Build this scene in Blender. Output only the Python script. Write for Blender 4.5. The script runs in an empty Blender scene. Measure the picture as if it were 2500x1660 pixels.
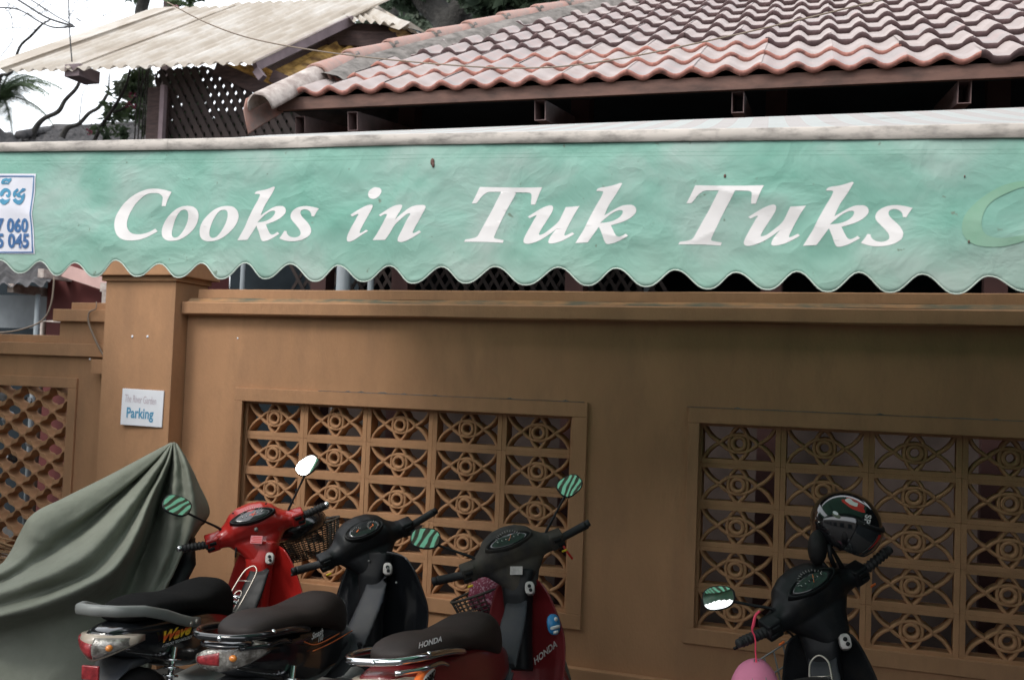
import bpy, bmesh, math, random
from mathutils import Vector, Matrix, noise
from mathutils.geometry import tessellate_polygon
R=math.radians; PI=math.pi
V=Vector
sc=bpy.context.scene
random.seed(7)
# ------------------------------------------------------------------ camera
CAM=V((3.13603,-4.89139,1.70)); YAW,PITCH,ROLL=-0.33878,0.04202,0.03705; FPX=2430.0
cy,sy,cp,sp=math.cos(YAW),math.sin(YAW),math.cos(PITCH),math.sin(PITCH)
FW=V((sy*cp,cy*cp,sp)); r0=V((cy,-sy,0)); u0=r0.cross(FW)
RX=r0*math.cos(ROLL)+u0*math.sin(ROLL); UP=u0*math.cos(ROLL)-r0*math.sin(ROLL)
cd=bpy.data.cameras.new('camera'); cam=bpy.data.objects.new('camera',cd); sc.collection.objects.link(cam)
M=Matrix(((RX.x,UP.x,-FW.x,CAM.x),(RX.y,UP.y,-FW.y,CAM.y),(RX.z,UP.z,-FW.z,CAM.z),(0,0,0,1)))
cam.matrix_world=M; cd.sensor_width=36; cd.lens=FPX/2500*36; cd.clip_start=.05; cd.clip_end=400
cd.dof.use_dof=True; cd.dof.focus_distance=3.6; cd.dof.aperture_fstop=5.0
sc.camera=cam
# ------------------------------------------------------------------ sky, sun, exposure
w=bpy.data.worlds.new('World'); sc.world=w; w.use_nodes=True
nt=w.node_tree; nt.nodes.clear()
out=nt.nodes.new('ShaderNodeOutputWorld'); bg=nt.nodes.new('ShaderNodeBackground'); bg.inputs[1].default_value=.15
sky=nt.nodes.new('ShaderNodeTexSky'); sky.sky_type='NISHITA'; sky.sun_disc=False
sky.sun_elevation=R(48); sky.sun_rotation=R(212); sky.dust_density=4; sky.air_density=1.2
mx=nt.nodes.new('ShaderNodeMixRGB'); mx.inputs[0].default_value=.82; mx.inputs[2].default_value=(11.5,11.9,12.4,1)
nt.links.new(sky.outputs[0],mx.inputs[1]); nt.links.new(mx.outputs[0],bg.inputs[0]); nt.links.new(bg.outputs[0],out.inputs[0])
sl=bpy.data.lights.new('sun','SUN'); so=bpy.data.objects.new('sun',sl); sc.collection.objects.link(so)
sl.energy=1.5; sl.angle=R(18); sl.color=(1,.96,.9)
el,az=R(48),R(212)
sd=V((math.sin(az)*math.cos(el),math.cos(az)*math.cos(el),math.sin(el)))
so.rotation_euler=sd.to_track_quat('Z','Y').to_euler()
sc.view_settings.view_transform='Standard'; sc.view_settings.look='None'; sc.view_settings.exposure=.30; sc.view_settings.gamma=1
sc.view_settings.use_curve_mapping=False
# ------------------------------------------------------------------ measuring helpers: sight line through a point of the 2361-wide picture, met with a real plane
SC=2500/2361
def ray(X,Y): return FW+RX*((X*SC-1250)/FPX)-UP*((Y*SC-830)/FPX)
def aty(X,Y,y): d=ray(X,Y); return CAM+d*((y-CAM.y)/d.y)
def atz(X,Y,z): d=ray(X,Y); return CAM+d*((z-CAM.z)/d.z)
def pln(X,Y,p0,n): d=ray(X,Y); return CAM+d*(((p0-CAM).dot(n))/d.dot(n))
def atd(X,Y,dist): return CAM+ray(X,Y)*dist
# ------------------------------------------------------------------ materials
def mat(name,col,rough=.7,metal=0,var=.12,scale=6,bump=.0,bscale=60,col2=None,fac=.5,sharp=.15,spec=.5,coat=0,dirt=None,dirtscale=3,dirtamt=.35,trans=0,alpha=None,stretch=(1,1,1),bdist=.004,emis=None):
    m=bpy.data.materials.new(name); m.use_nodes=True; t=m.node_tree; N=t.nodes; L=t.links
    b=N['Principled BSDF']; b.inputs['Roughness'].default_value=rough; b.inputs['Metallic'].default_value=metal
    b.inputs['Specular IOR Level'].default_value=spec; b.inputs['Coat Weight'].default_value=coat; b.inputs['Coat Roughness'].default_value=.08
    tc=N.new('ShaderNodeTexCoord'); mp=N.new('ShaderNodeMapping'); mp.inputs['Scale'].default_value=stretch; L.new(tc.outputs['Object'],mp.inputs[0])
    n=N.new('ShaderNodeTexNoise'); n.inputs['Scale'].default_value=scale; n.inputs['Detail'].default_value=5; n.inputs['Roughness'].default_value=.6; L.new(mp.outputs[0],n.inputs[0])
    cr=N.new('ShaderNodeValToRGB'); L.new(n.outputs[0],cr.inputs[0])
    c=V(col[:3]); a=c*(1-var); bb=c*(1+var)
    if col2 is not None: a=V(col2[:3]); bb=c
    cr.color_ramp.elements[0].position=fac-sharp; cr.color_ramp.elements[1].position=fac+sharp
    cr.color_ramp.elements[0].color=(*a,1); cr.color_ramp.elements[1].color=(*bb,1)
    src=cr.outputs[0]
    if dirt is not None:
        n2=N.new('ShaderNodeTexNoise'); n2.inputs['Scale'].default_value=dirtscale; n2.inputs['Detail'].default_value=8; n2.inputs['Roughness'].default_value=.7; L.new(mp.outputs[0],n2.inputs[0])
        r2=N.new('ShaderNodeValToRGB'); r2.color_ramp.elements[0].position=.62-dirtamt*.5; r2.color_ramp.elements[1].position=.72; L.new(n2.outputs[0],r2.inputs[0])
        mm=N.new('ShaderNodeMixRGB'); mm.inputs[2].default_value=(*dirt[:3],1); L.new(r2.outputs[0],mm.inputs[0]); L.new(src,mm.inputs[1]); src=mm.outputs[0]
    L.new(src,b.inputs['Base Color'])
    if bump:
        n3=N.new('ShaderNodeTexNoise'); n3.inputs['Scale'].default_value=bscale; n3.inputs['Detail'].default_value=4; L.new(mp.outputs[0],n3.inputs[0])
        bp=N.new('ShaderNodeBump'); bp.inputs['Strength'].default_value=bump; bp.inputs['Distance'].default_value=bdist; L.new(n3.outputs[0],bp.inputs['Height']); L.new(bp.outputs[0],b.inputs['Normal'])
    if trans:
        b2=N.new('ShaderNodeBsdfTranslucent'); L.new(src,b2.inputs[0]); ms=N.new('ShaderNodeMixShader'); ms.inputs[0].default_value=trans
        L.new(b.outputs[0],ms.inputs[1]); L.new(b2.outputs[0],ms.inputs[2]); L.new(ms.outputs[0],N['Material Output'].inputs[0])
    return m
MT={}
WALL=(.425,.232,.125)
MT['wall']=mat('ochre_paint',WALL,.85,var=.09,scale=1.7,bump=.45,bscale=70,spec=.2,dirt=(.33,.185,.105),dirtscale=2.2,dirtamt=.30,stretch=(1.6,1,.55))
MT['wall2']=mat('ochre_paint_blocks',WALL,.85,var=.10,scale=9,bump=.5,bscale=120,spec=.2)
MT['moss']=mat('mossy_ochre',(.36,.20,.10),.95,col2=(.13,.125,.09),scale=14,fac=.52,sharp=.12,bump=.8,bscale=90,spec=.1,stretch=(.35,1,1))
MT['concrete']=mat('old_mortar',(.22,.20,.185),.95,col2=(.07,.065,.06),scale=13,fac=.45,sharp=.2,bump=1,bscale=50,spec=.1)
MT['mortar_pale']=mat('pale_mortar',(.5,.44,.40),.95,col2=(.25,.20,.18),scale=14,bump=.8,bscale=50)
MT['tile']=mat('clay_tile_face',(.345,.297,.284),.85,var=.12,scale=5,bump=.25,bscale=60,dirt=(.30,.235,.215),dirtscale=7,dirtamt=.34,spec=.35)
MT['tile_b']=mat('clay_tile_face_greyer',(.315,.276,.268),.85,var=.12,scale=5,bump=.25,bscale=60,dirt=(.33,.23,.215),dirtscale=5,dirtamt=.3,spec=.35)
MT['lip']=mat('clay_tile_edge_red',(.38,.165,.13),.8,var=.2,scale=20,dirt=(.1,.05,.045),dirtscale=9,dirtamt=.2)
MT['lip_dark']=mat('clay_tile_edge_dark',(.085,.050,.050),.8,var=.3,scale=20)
MT['ridge']=mat('ridge_cap_clay',(.40,.20,.155),.8,var=.15,scale=8,dirt=(.22,.19,.175),dirtscale=7,dirtamt=.5,bump=.3)
MT['fascia']=mat('fascia_board',(.16,.085,.065),.8,col2=(.07,.04,.032),scale=14,fac=.45,stretch=(.4,1,1),bump=.3,bscale=60)
MT['steel_pink']=mat('primer_steel',(.19,.125,.12),.6,var=.2,scale=8,dirt=(.12,.07,.06))
MT['inner']=mat('dim_grille_backing',(.075,.058,.052),.9,var=.3,scale=3,spec=.1)
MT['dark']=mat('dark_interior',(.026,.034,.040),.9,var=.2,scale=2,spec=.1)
MT['darkpost']=mat('dark_red_post',(.05,.018,.016),.8,var=.2)
MT['maroon']=mat('maroon_wall',(.11,.022,.020),.8,var=.2,scale=2)
MT['pinkbeam']=mat('pale_pink_beam',(.55,.36,.33),.8,var=.1)
MT['greypost']=mat('pale_grey_post',(.22,.25,.27),.7,var=.1)
MT['corr']=mat('aged_cream_sheet',(.50,.445,.38),.6,col2=(.36,.305,.245),fac=.46,sharp=.2,scale=3.2,stretch=(1,.35,.6),dirt=(.60,.57,.53),dirtscale=3.2,dirtamt=.3,trans=.22,spec=.3)
MT['corr_y']=mat('yellowed_sheet',(.58,.36,.11),.6,col2=(.15,.075,.02),scale=9,fac=.47,sharp=.12,trans=.25,stretch=(.6,.6,1.6))
MT['wood']=mat('dark_weathered_wood',(.045,.026,.024),.85,var=.35,scale=8,stretch=(1,6,6),bump=.3)
MT['greywood']=mat('grey_purple_beam',(.16,.12,.13),.85,var=.2,scale=6)
MT['lattice']=mat('brown_lattice_wood',(.024,.015,.013),.85,var=.3)
MT['greytile']=mat('old_grey_tile',(.085,.08,.082),.9,col2=(.03,.03,.032),scale=5,bump=.5,bscale=30)
MT['asphalt']=mat('asphalt',(.055,.053,.05),.9,var=.2,scale=30,bump=.5,bscale=200)
MT['bark']=mat('dark_bark',(.028,.026,.023),.95,var=.4,scale=10,bump=1,bscale=20,bdist=.03)
def leafmat(name,c,c2):
    m=mat(name,c,.6,col2=c2,scale=1.3,fac=.5,sharp=.12,trans=.35,spec=.3); return m
MT['leafd']=leafmat('dark_leaf',(.075,.11,.065),(.025,.04,.025))
MT['leafm']=leafmat('mid_leaf',(.10,.15,.07),(.04,.06,.03))
MT['leafp']=leafmat('pale_leaf',(.24,.27,.20),(.10,.13,.09))
MT['flower']=mat('magenta_flower',(.26,.04,.09),.6)
MT['wire']=mat('black_cable',(.02,.02,.022),.6)
MT['twine']=mat('grey_brown_wire',(.22,.17,.13),.8)
MT['stick']=mat('dry_stick',(.24,.14,.07),.8,var=.3,scale=8)
MT['white']=mat('white_board',(.78,.79,.84),.5,var=.03)
MT['signblue']=mat('sign_blue',(.09,.30,.48),.5,var=.1)
MT['signfade']=mat('sign_faded_pink',(.58,.50,.55),.6,var=.06)
MT['navy']=mat('navy_print',(.035,.09,.26),.5,col2=(.06,.20,.40),scale=6,fac=.5,sharp=.2)
MT['teal']=mat('teal_print',(.06,.30,.45),.5,col2=(.04,.20,.38),scale=6)
MT['black_pl']=mat('black_plastic',(.007,.008,.0095),.5,spec=.3,var=.2,scale=20,dirt=(.022,.020,.018),dirtscale=6,dirtamt=.2)
MT['black_gl']=mat('black_gloss_paint',(.008,.009,.011),.18,var=.1,coat=.8)
MT['rubber']=mat('grip_rubber',(.014,.014,.015),.65,var=.2,bump=.4,bscale=150)
MT['grey_pl']=mat('blue_grey_plastic',(.024,.028,.037),.55,spec=.35,var=.15,scale=6,dirt=(.05,.048,.046),dirtscale=5,dirtamt=.4)
MT['dusty']=mat('dusty_black_plastic',(.055,.046,.034),.8,col2=(.018,.018,.019),scale=7,fac=.48,sharp=.12,bump=.1)
MT['red']=mat('red_gloss_paint',(.37,.016,.013),.3,var=.05,coat=.5)
MT['darkred']=mat('dark_red_paint',(.13,.010,.012),.4,var=.1,coat=.4)
MT['piping']=mat('pale_hem_piping',(.58,.66,.58),.7,var=.05)
MT['seat']=mat('black_vinyl',(.010,.0095,.0095),.6,spec=.3,var=.25,scale=12,bump=.25,bscale=200)
MT['seat_net']=mat('black_mesh_seat_cover',(.007,.007,.007),.95,spec=.15,var=.3,scale=60,bump=1,bscale=260,bdist=.003)
MT['seat_br']=mat('worn_brown_vinyl',(.022,.0155,.014),.6,spec=.3,var=.2,scale=8,bump=.25,bscale=160)
MT['chrome']=mat('chrome',(.75,.76,.78),.14,metal=1,var=.03)
MT['alu']=mat('cast_grey_metal',(.20,.21,.20),.5,metal=.25,var=.1)
MT['steelw']=mat('pale_steel_wire',(.5,.45,.4),.35,metal=.8,var=.1)
MT['mirror']=mat('mirror_glass',(.92,.95,.93),.015,metal=1,var=.0)
MT['lens_red']=mat('red_lens',(.33,.03,.035),.3,coat=.3,col2=(.13,.008,.012),fac=.48,sharp=.15,scale=38,bump=.5,bscale=140)
MT['lens_clear']=mat('clear_lens',(.46,.44,.40),.25,metal=.5,coat=.8,col2=(.14,.125,.11),scale=34,fac=.48,sharp=.12,bump=.8,bscale=120)
MT['lens_rim']=mat('lens_rim',(.42,.36,.29),.3,coat=.4,var=.1)
MT['amber']=mat('amber_bulb',(.65,.22,.04),.2,coat=.5)
MT['dial']=mat('dial_face',(.018,.018,.02),.12,coat=1,var=.2)
MT['ink']=mat('white_ink',(.75,.75,.74),.5,var=.02)
MT['ink_dim']=mat('worn_white_ink',(.42,.40,.38),.6,var=.2,scale=40)
MT['orange']=mat('orange_ink',(.75,.16,.03),.5)
MT['yellow']=mat('yellow_ink',(.75,.55,.03),.5)
MT['wavec']=mat('flame_print',(.75,.10,.02),.4,col2=(.85,.55,.03),scale=28,fac=.5,sharp=.06,stretch=(.2,1,1))
MT['redink']=mat('red_ink',(.55,.03,.02),.4)
MT['blueink']=mat('blue_sticker',(.03,.22,.48),.4)
MT['skin_pink']=mat('pale_pink_print',(.62,.20,.22),.5)
MT['pink']=mat('pink_cap_cloth',(.62,.20,.32),.8,var=.08,scale=10)
MT['neon']=mat('neon_pink_strap',(.85,.07,.14),.6)
MT['pinkdot']=mat('pink_dotted_cloth',(.20,.02,.05),.7,col2=(.42,.24,.29),scale=95,fac=.44,sharp=.03)
MT['tarp']=mat('olive_tarp_cloth',(.165,.176,.142),.9,var=.10,scale=3,bump=.7,bscale=16,bdist=.010,dirt=(.205,.215,.18),dirtscale=2,dirtamt=.4,spec=.2)
MT['helm']=mat('black_helmet_shell',(.008,.008,.01),.1,coat=1,var=.05)
MT['visor']=mat('smoke_visor',(.02,.022,.025),.06,coat=1)
MT['plate']=mat('white_plate',(.7,.72,.74),.4,var=.03)
# awning fabric: faded green, with pale weathering streaks
def valance_mat():
    m=bpy.data.materials.new('faded_green_tarpaulin'); m.use_nodes=True; t=m.node_tree; N=t.nodes; L=t.links; b=N['Principled BSDF']
    b.inputs['Roughness'].default_value=.6; b.inputs['Specular IOR Level'].default_value=.25
    tc=N.new('ShaderNodeTexCoord')
    def nz(scale,st,det=5,dist=0):
        mp=N.new('ShaderNodeMapping'); mp.inputs['Scale'].default_value=st; L.new(tc.outputs['Object'],mp.inputs[0])
        n=N.new('ShaderNodeTexNoise'); n.inputs['Scale'].default_value=scale; n.inputs['Detail'].default_value=det; n.inputs['Distortion'].default_value=dist; L.new(mp.outputs[0],n.inputs[0]); return n
    n1=nz(3.4,(1,1,1.25),5,.5); r1=N.new('ShaderNodeValToRGB'); L.new(n1.outputs[0],r1.inputs[0])
    e=r1.color_ramp.elements; e[0].position=.34; e[0].color=(.19,.43,.34,1); e[1].position=.68; e[1].color=(.39,.52,.465,1)
    x=r1.color_ramp.elements.new(.50); x.color=(.265,.49,.405,1)
    # whiter towards the hem, broken up by noise
    sep=N.new('ShaderNodeSeparateXYZ'); L.new(tc.outputs['Object'],sep.inputs[0])
    mr=N.new('ShaderNodeMapRange'); mr.inputs[1].default_value=.0; mr.inputs[2].default_value=-.16; mr.inputs[3].default_value=0; mr.inputs[4].default_value=.75; L.new(sep.outputs['Z'],mr.inputs[0])
    mr.inputs[1].default_value=-.21; mr.inputs[2].default_value=-.36
    n2=nz(5,(1,1,.6)); mu=N.new('ShaderNodeMath'); mu.operation='MULTIPLY'; L.new(mr.outputs[0],mu.inputs[0]); L.new(n2.outputs[0],mu.inputs[1])
    m1=N.new('ShaderNodeMixRGB'); m1.inputs[2].default_value=(.46,.52,.45,1); L.new(mu.outputs[0],m1.inputs[0]); L.new(r1.outputs[0],m1.inputs[1])
    n3=nz(45,(1,1,1),3); r3=N.new('ShaderNodeValToRGB'); r3.color_ramp.elements[0].position=.70; r3.color_ramp.elements[1].position=.76; L.new(n3.outputs[0],r3.inputs[0])
    m2=N.new('ShaderNodeMixRGB'); m2.inputs[2].default_value=(.2,.27,.21,1); L.new(r3.outputs[0],m2.inputs[0]); L.new(m1.outputs[0],m2.inputs[1])
    L.new(m2.outputs[0],b.inputs['Base Color'])
    n4=nz(7,(1,1,1.15),4,.4); n5=nz(26,(1,1,1.2),3); s1=N.new('ShaderNodeMath'); s1.operation='SUBTRACT'; s1.inputs[1].default_value=.5; L.new(n4.outputs[0],s1.inputs[0]); s2=N.new('ShaderNodeMath'); s2.operation='ABSOLUTE'; L.new(s1.outputs[0],s2.inputs[0]); s3=N.new('ShaderNodeMath'); s3.operation='MULTIPLY'; s3.inputs[1].default_value=-2.2; L.new(s2.outputs[0],s3.inputs[0])
    ad=N.new('ShaderNodeMath'); ad.operation='MULTIPLY_ADD'; ad.inputs[1].default_value=.07; L.new(n5.outputs[0],ad.inputs[0]); L.new(s3.outputs[0],ad.inputs[2])
    bp=N.new('ShaderNodeBump'); bp.inputs['Strength'].default_value=.36; bp.inputs['Distance'].default_value=.016; L.new(ad.outputs[0],bp.inputs['Height']); L.new(bp.outputs[0],b.inputs['Normal'])
    tr=N.new('ShaderNodeBsdfTranslucent'); L.new(m2.outputs[0],tr.inputs[0]); ms=N.new('ShaderNodeMixShader'); ms.inputs[0].default_value=.12
    L.new(b.outputs[0],ms.inputs[1]); L.new(tr.outputs[0],ms.inputs[2]); L.new(ms.outputs[0],N['Material Output'].inputs[0]); return m
MT['valance']=valance_mat()
def stripe_mat(period,top_a,top_b,und_a,und_b,trf=.30):
    m=bpy.data.materials.new('striped_awning_sheet'); m.use_nodes=True; t=m.node_tree; N=t.nodes; L=t.links; b=N['Principled BSDF']; b.inputs['Roughness'].default_value=.7
    tc=N.new('ShaderNodeTexCoord'); sep=N.new('ShaderNodeSeparateXYZ'); L.new(tc.outputs['Object'],sep.inputs[0])
    dv=N.new('ShaderNodeMath'); dv.operation='DIVIDE'; dv.inputs[1].default_value=period; L.new(sep.outputs['X'],dv.inputs[0])
    fr=N.new('ShaderNodeMath'); fr.operation='FRACT'; L.new(dv.outputs[0],fr.inputs[0])
    gt=N.new('ShaderNodeMath'); gt.operation='GREATER_THAN'; gt.inputs[1].default_value=.5; L.new(fr.outputs[0],gt.inputs[0])
    def mixc(a,c):
        x=N.new('ShaderNodeMixRGB'); x.inputs[1].default_value=(*a,1); x.inputs[2].default_value=(*c,1); L.new(gt.outputs[0],x.inputs[0]); return x
    ct=mixc(top_a,top_b); cu=mixc(und_a,und_b)
    n=N.new('ShaderNodeTexNoise'); n.inputs['Scale'].default_value=9; n.inputs['Detail'].default_value=6; L.new(tc.outputs['Object'],n.inputs[0])
    rr=N.new('ShaderNodeValToRGB'); rr.color_ramp.elements[0].position=.60; rr.color_ramp.elements[1].position=.78; L.new(n.outputs[0],rr.inputs[0])
    md=N.new('ShaderNodeMixRGB'); md.inputs[2].default_value=(.30,.27,.24,1); L.new(rr.outputs[0],md.inputs[0]); L.new(ct.outputs[0],md.inputs[1])
    L.new(md.outputs[0],b.inputs['Base Color'])
    tr=N.new('ShaderNodeBsdfTranslucent'); L.new(cu.outputs[0],tr.inputs[0]); ms=N.new('ShaderNodeMixShader'); ms.inputs[0].default_value=trf
    L.new(b.outputs[0],ms.inputs[1]); L.new(tr.outputs[0],ms.inputs[2]); L.new(ms.outputs[0],N['Material Output'].inputs[0]); return m
MT['roofcloth']=stripe_mat(.125,(.46,.475,.46),(.46,.43,.41),(.17,.52,.34),(.016,.03,.02),.26)
MT['hem']=mat('cream_hem_band',(.56,.51,.46),.9,col2=(.46,.42,.38),scale=7,dirt=(.17,.155,.14),dirtscale=22,dirtamt=.32,stretch=(.6,1,2))
# ------------------------------------------------------------------ mesh helpers
COL=sc.collection
def link(name,me,m=None,parent=None,smooth=False,mats=None):
    o=bpy.data.objects.new(name,me); COL.objects.link(o)
    if mats:
        for x in mats: me.materials.append(x)
    elif m is not None: me.materials.append(m if not isinstance(m,str) else MT[m])
    if smooth: me.polygons.foreach_set('use_smooth',[True]*len(me.polygons))
    if parent is not None: o.parent=parent
    return o
def bme(bm):
    me=bpy.data.meshes.new('m'); bm.normal_update(); bm.to_mesh(me); bm.free(); return me
def ob(name,bm,m,parent=None,smooth=False,mats=None): return link(name,bme(bm),m,parent,smooth,mats)
def thing(name,label,cat,loc=(0,0,0),rot=(0,0,0),group=None):
    o=bpy.data.objects.new(name,None); COL.objects.link(o); o.location=loc; o.rotation_euler=rot; o.empty_display_size=.1
    o['label']=label; o['category']=cat
    if group: o['group']=group
    return o
def tag(o,label,cat,group=None):
    o['label']=label; o['category']=cat
    if group: o['group']=group
    return o
def box(bm,x0,x1,y0,y1,z0,z1,bev=0):
    vs=[bm.verts.new((x,y,z)) for x in (x0,x1) for y in (y0,y1) for z in (z0,z1)]
    fs=[(0,1,3,2),(4,6,7,5),(0,4,5,1),(2,3,7,6),(0,2,6,4),(1,5,7,3)]
    F=[bm.faces.new([vs[i] for i in f]) for f in fs]
    if bev:
        es=set(e for f in F for e in f.edges)
        bmesh.ops.bevel(bm,geom=list(es),offset=bev,segments=2,affect='EDGES',profile=.6)
    return vs
def boxo(name,b,m,parent=None,bev=0):
    bm=bmesh.new(); box(bm,*b,bev=bev); return ob(name,bm,m,parent)
def orient(bm,mtx,verts=None): bmesh.ops.transform(bm,matrix=mtx,verts=verts or bm.verts)
def loft(bm,rings,cap=True,closed=True):
    R_=[[bm.verts.new(p) for p in r] for r in rings]; n=len(R_[0])
    for a,b in zip(R_,R_[1:]):
        for i in range(n if closed else n-1):
            j=(i+1)%n; bm.faces.new((a[i],a[j],b[j],b[i]))
    if cap and closed: bm.faces.new(R_[0][::-1]); bm.faces.new(R_[-1])
    return R_
def se(c,u,v,a,b,n=16,e=2.2):
    c=V(c);u=V(u);v=V(v);o=[]
    for i in range(n):
        t=2*PI*i/n; ct,st=math.cos(t),math.sin(t)
        o.append(c+u*(a*math.copysign(abs(ct)**(2/e),ct))+v*(b*math.copysign(abs(st)**(2/e),st)))
    return o
def tube(bm,pts,r,n=8,cap=True,smoothn=0):
    pts=[V(p) for p in pts]
    if smoothn:
        q=[]
        for i in range(len(pts)-1):
            p0=pts[max(i-1,0)];p1=pts[i];p2=pts[i+1];p3=pts[min(i+2,len(pts)-1)]
            for k in range(smoothn):
                t=k/smoothn; q.append(.5*((2*p1)+(p2-p0)*t+(2*p0-5*p1+4*p2-p3)*t*t+(3*p1-p0-3*p2+p3)*t**3))
        q.append(pts[-1]); 
        if isinstance(r,(list,tuple)):
            rr=[]
            for i in range(len(pts)-1):
                for k in range(smoothn): rr.append(r[i]+(r[i+1]-r[i])*k/smoothn)
            rr.append(r[-1]); r=rr
        pts=q
    if not isinstance(r,(list,tuple)): r=[r]*len(pts)
    rings=[]; prev=None
    for i,p in enumerate(pts):
        t=(pts[min(i+1,len(pts)-1)]-pts[max(i-1,0)])
        if t.length<1e-9: t=V((0,0,1))
        t.normalize()
        if prev is None:
            a=V((0,0,1)) if abs(t.z)<.9 else V((1,0,0)); u=t.cross(a).normalized()
        else:
            u=(prev-t*prev.dot(t)); 
            if u.length<1e-6: u=t.orthogonal()
            u.normalize()
        prev=u; v=t.cross(u)
        rings.append([p+(u*math.cos(2*PI*k/n)+v*math.sin(2*PI*k/n))*r[i] for k in range(n)])
    return loft(bm,rings,cap)
def tubeo(name,pts,r,m,parent=None,n=8,smoothn=0):
    bm=bmesh.new(); tube(bm,pts,r,n,smoothn=smoothn); return ob(name,bm,m,parent,True)
def frame(o,x,z):
    x=V(x).normalized(); z=V(z); z=(z-x*z.dot(x)).normalized(); y=z.cross(x)
    return Matrix(((x.x,y.x,z.x,o[0]),(x.y,y.y,z.y,o[1]),(x.z,y.z,z.z,o[2]),(0,0,0,1)))
def curve_mesh(conts,ext=0.0,bevel=0):
    cu=bpy.data.curves.new('c','CURVE'); cu.dimensions='2D'; cu.fill_mode='BOTH' if ext else 'FRONT'; cu.extrude=ext
    for c in conts:
        s=cu.splines.new('POLY'); s.points.add(len(c)-1)
        for i,p in enumerate(c): s.points[i].co=(p[0],p[1],0,1)
        s.use_cyclic_u=True
    o=bpy.data.objects.new('c',cu); COL.objects.link(o); dg=bpy.context.evaluated_depsgraph_get(); me=bpy.data.meshes.new_from_object(o.evaluated_get(dg))
    COL.objects.unlink(o); bpy.data.objects.remove(o); me.materials.clear(); return me
def text_mesh(s,size,ext=.0,off=0,shear=0,sx=1,align='CENTER',space=1):
    cu=bpy.data.curves.new('t','FONT'); cu.body=s; cu.size=size; cu.extrude=ext; cu.offset=off; cu.shear=shear; cu.align_x=align; cu.align_y='CENTER'; cu.space_character=space; cu.resolution_u=3
    o=bpy.data.objects.new('t',cu); COL.objects.link(o); dg=bpy.context.evaluated_depsgraph_get(); me=bpy.data.meshes.new_from_object(o.evaluated_get(dg))
    COL.objects.unlink(o); bpy.data.objects.remove(o); me.materials.clear()
    if sx!=1: me.transform(Matrix.Diagonal((sx,1,1,1)))
    return me
def texto(name,s,size,m,parent,o,x,up,**k):
    """flat lettering: x = reading direction, up = letter height direction, in the parent's axes"""
    me=text_mesh(s,size,**k); x=V(x).normalized(); up=V(up); up=(up-x*up.dot(x)).normalized(); n=x.cross(up)
    me.transform(Matrix(((x.x,up.x,n.x,o[0]),(x.y,up.y,n.y,o[1]),(x.z,up.z,n.z,o[2]),(0,0,0,1)))); return link(name,me,m,parent)
def spline(c,seg=4):
    """closed outline, points (x,y) or (x,y,1) for a corner"""
    n=len(c); out=[]
    for i in range(n):
        p1=c[i]; p2=c[(i+1)%n]; p0=c[i-1] if len(p1)<3 else p1; p3=c[(i+2)%n] if len(p2)<3 else p2
        for k in range(seg):
            t=k/seg; o=[]
            for d in (0,1):
                a,b,cc,dd=p0[d],p1[d],p2[d],p3[d]
                o.append(.5*((2*b)+(cc-a)*t+(2*a-5*b+4*cc-dd)*t*t+(3*b-a-3*cc+dd)*t**3))
            out.append(tuple(o))
    return out
def remesh(o,vox=.005,it=3):
    r=o.modifiers.new('r','REMESH'); r.mode='VOXEL'; r.voxel_size=vox; r.use_smooth_shade=True
    s=o.modifiers.new('s','SMOOTH'); s.iterations=it; s.factor=.6
    dg=bpy.context.evaluated_depsgraph_get(); dg.update(); me=bpy.data.meshes.new_from_object(o.evaluated_get(dg)); o.modifiers.clear(); o.data=me
    me.polygons.foreach_set('use_smooth',[True]*len(me.polygons)); return o
def ellipsoid(bm,c,a,b,cc,nu=16,nv=10,axes=None):
    c=V(c); ax=axes or (V((1,0,0)),V((0,1,0)),V((0,0,1)))
    rings=[]
    for j in range(1,nv):
        ph=PI*j/nv; rings.append([c+ax[0]*(a*math.sin(ph)*math.cos(2*PI*i/nu))+ax[1]*(b*math.sin(ph)*math.sin(2*PI*i/nu))+ax[2]*(cc*math.cos(ph)) for i in range(nu)])
    Rr=loft(bm,rings,False); t=bm.verts.new(c+ax[2]*cc); d=bm.verts.new(c-ax[2]*cc)
    for i in range(nu):
        j=(i+1)%nu; bm.faces.new((t,Rr[0][j],Rr[0][i])); bm.faces.new((d,Rr[-1][i],Rr[-1][j]))
# ================================================================== ground
bm=bmesh.new(); box(bm,-60,60,-40,60,-.2,0); g=ob('ground',bm,'asphalt'); g['kind']='structure'
MT['street']=mat('street_render',(.20,.18,.16),.9,var=.2,scale=1)
fb=thing('added_shop_row','unseen row of shops added behind the viewer to limit low sky light','building')  # out of view, added to hold low sky light off the wall
boxo('front',(-30,34,-13,-12.5,0,4.4),'street',fb)
for k in range(12): boxo('door',(-24+k*4.6,-21.4+k*4.6,-12.49,-12.46,0,2.6),'dark',fb)
ls=thing('left_light_block','unseen wall added left of the view to block side light','wall')  # added out of view, keeps light from the open left end off the wall
boxo('wall_body',(-3.6,-3.2,-3.2,.0,0,3.0),'street',ls)
nx_b=thing('right_light_block','unseen dark wall added right of the view to block side light','building')  # added out of view as a light blocker, darkens the right of the wall
boxo('side_wall',(4.74,5.3,-4.2,-.08,0,4.2),'dark',nx_b)
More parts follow.
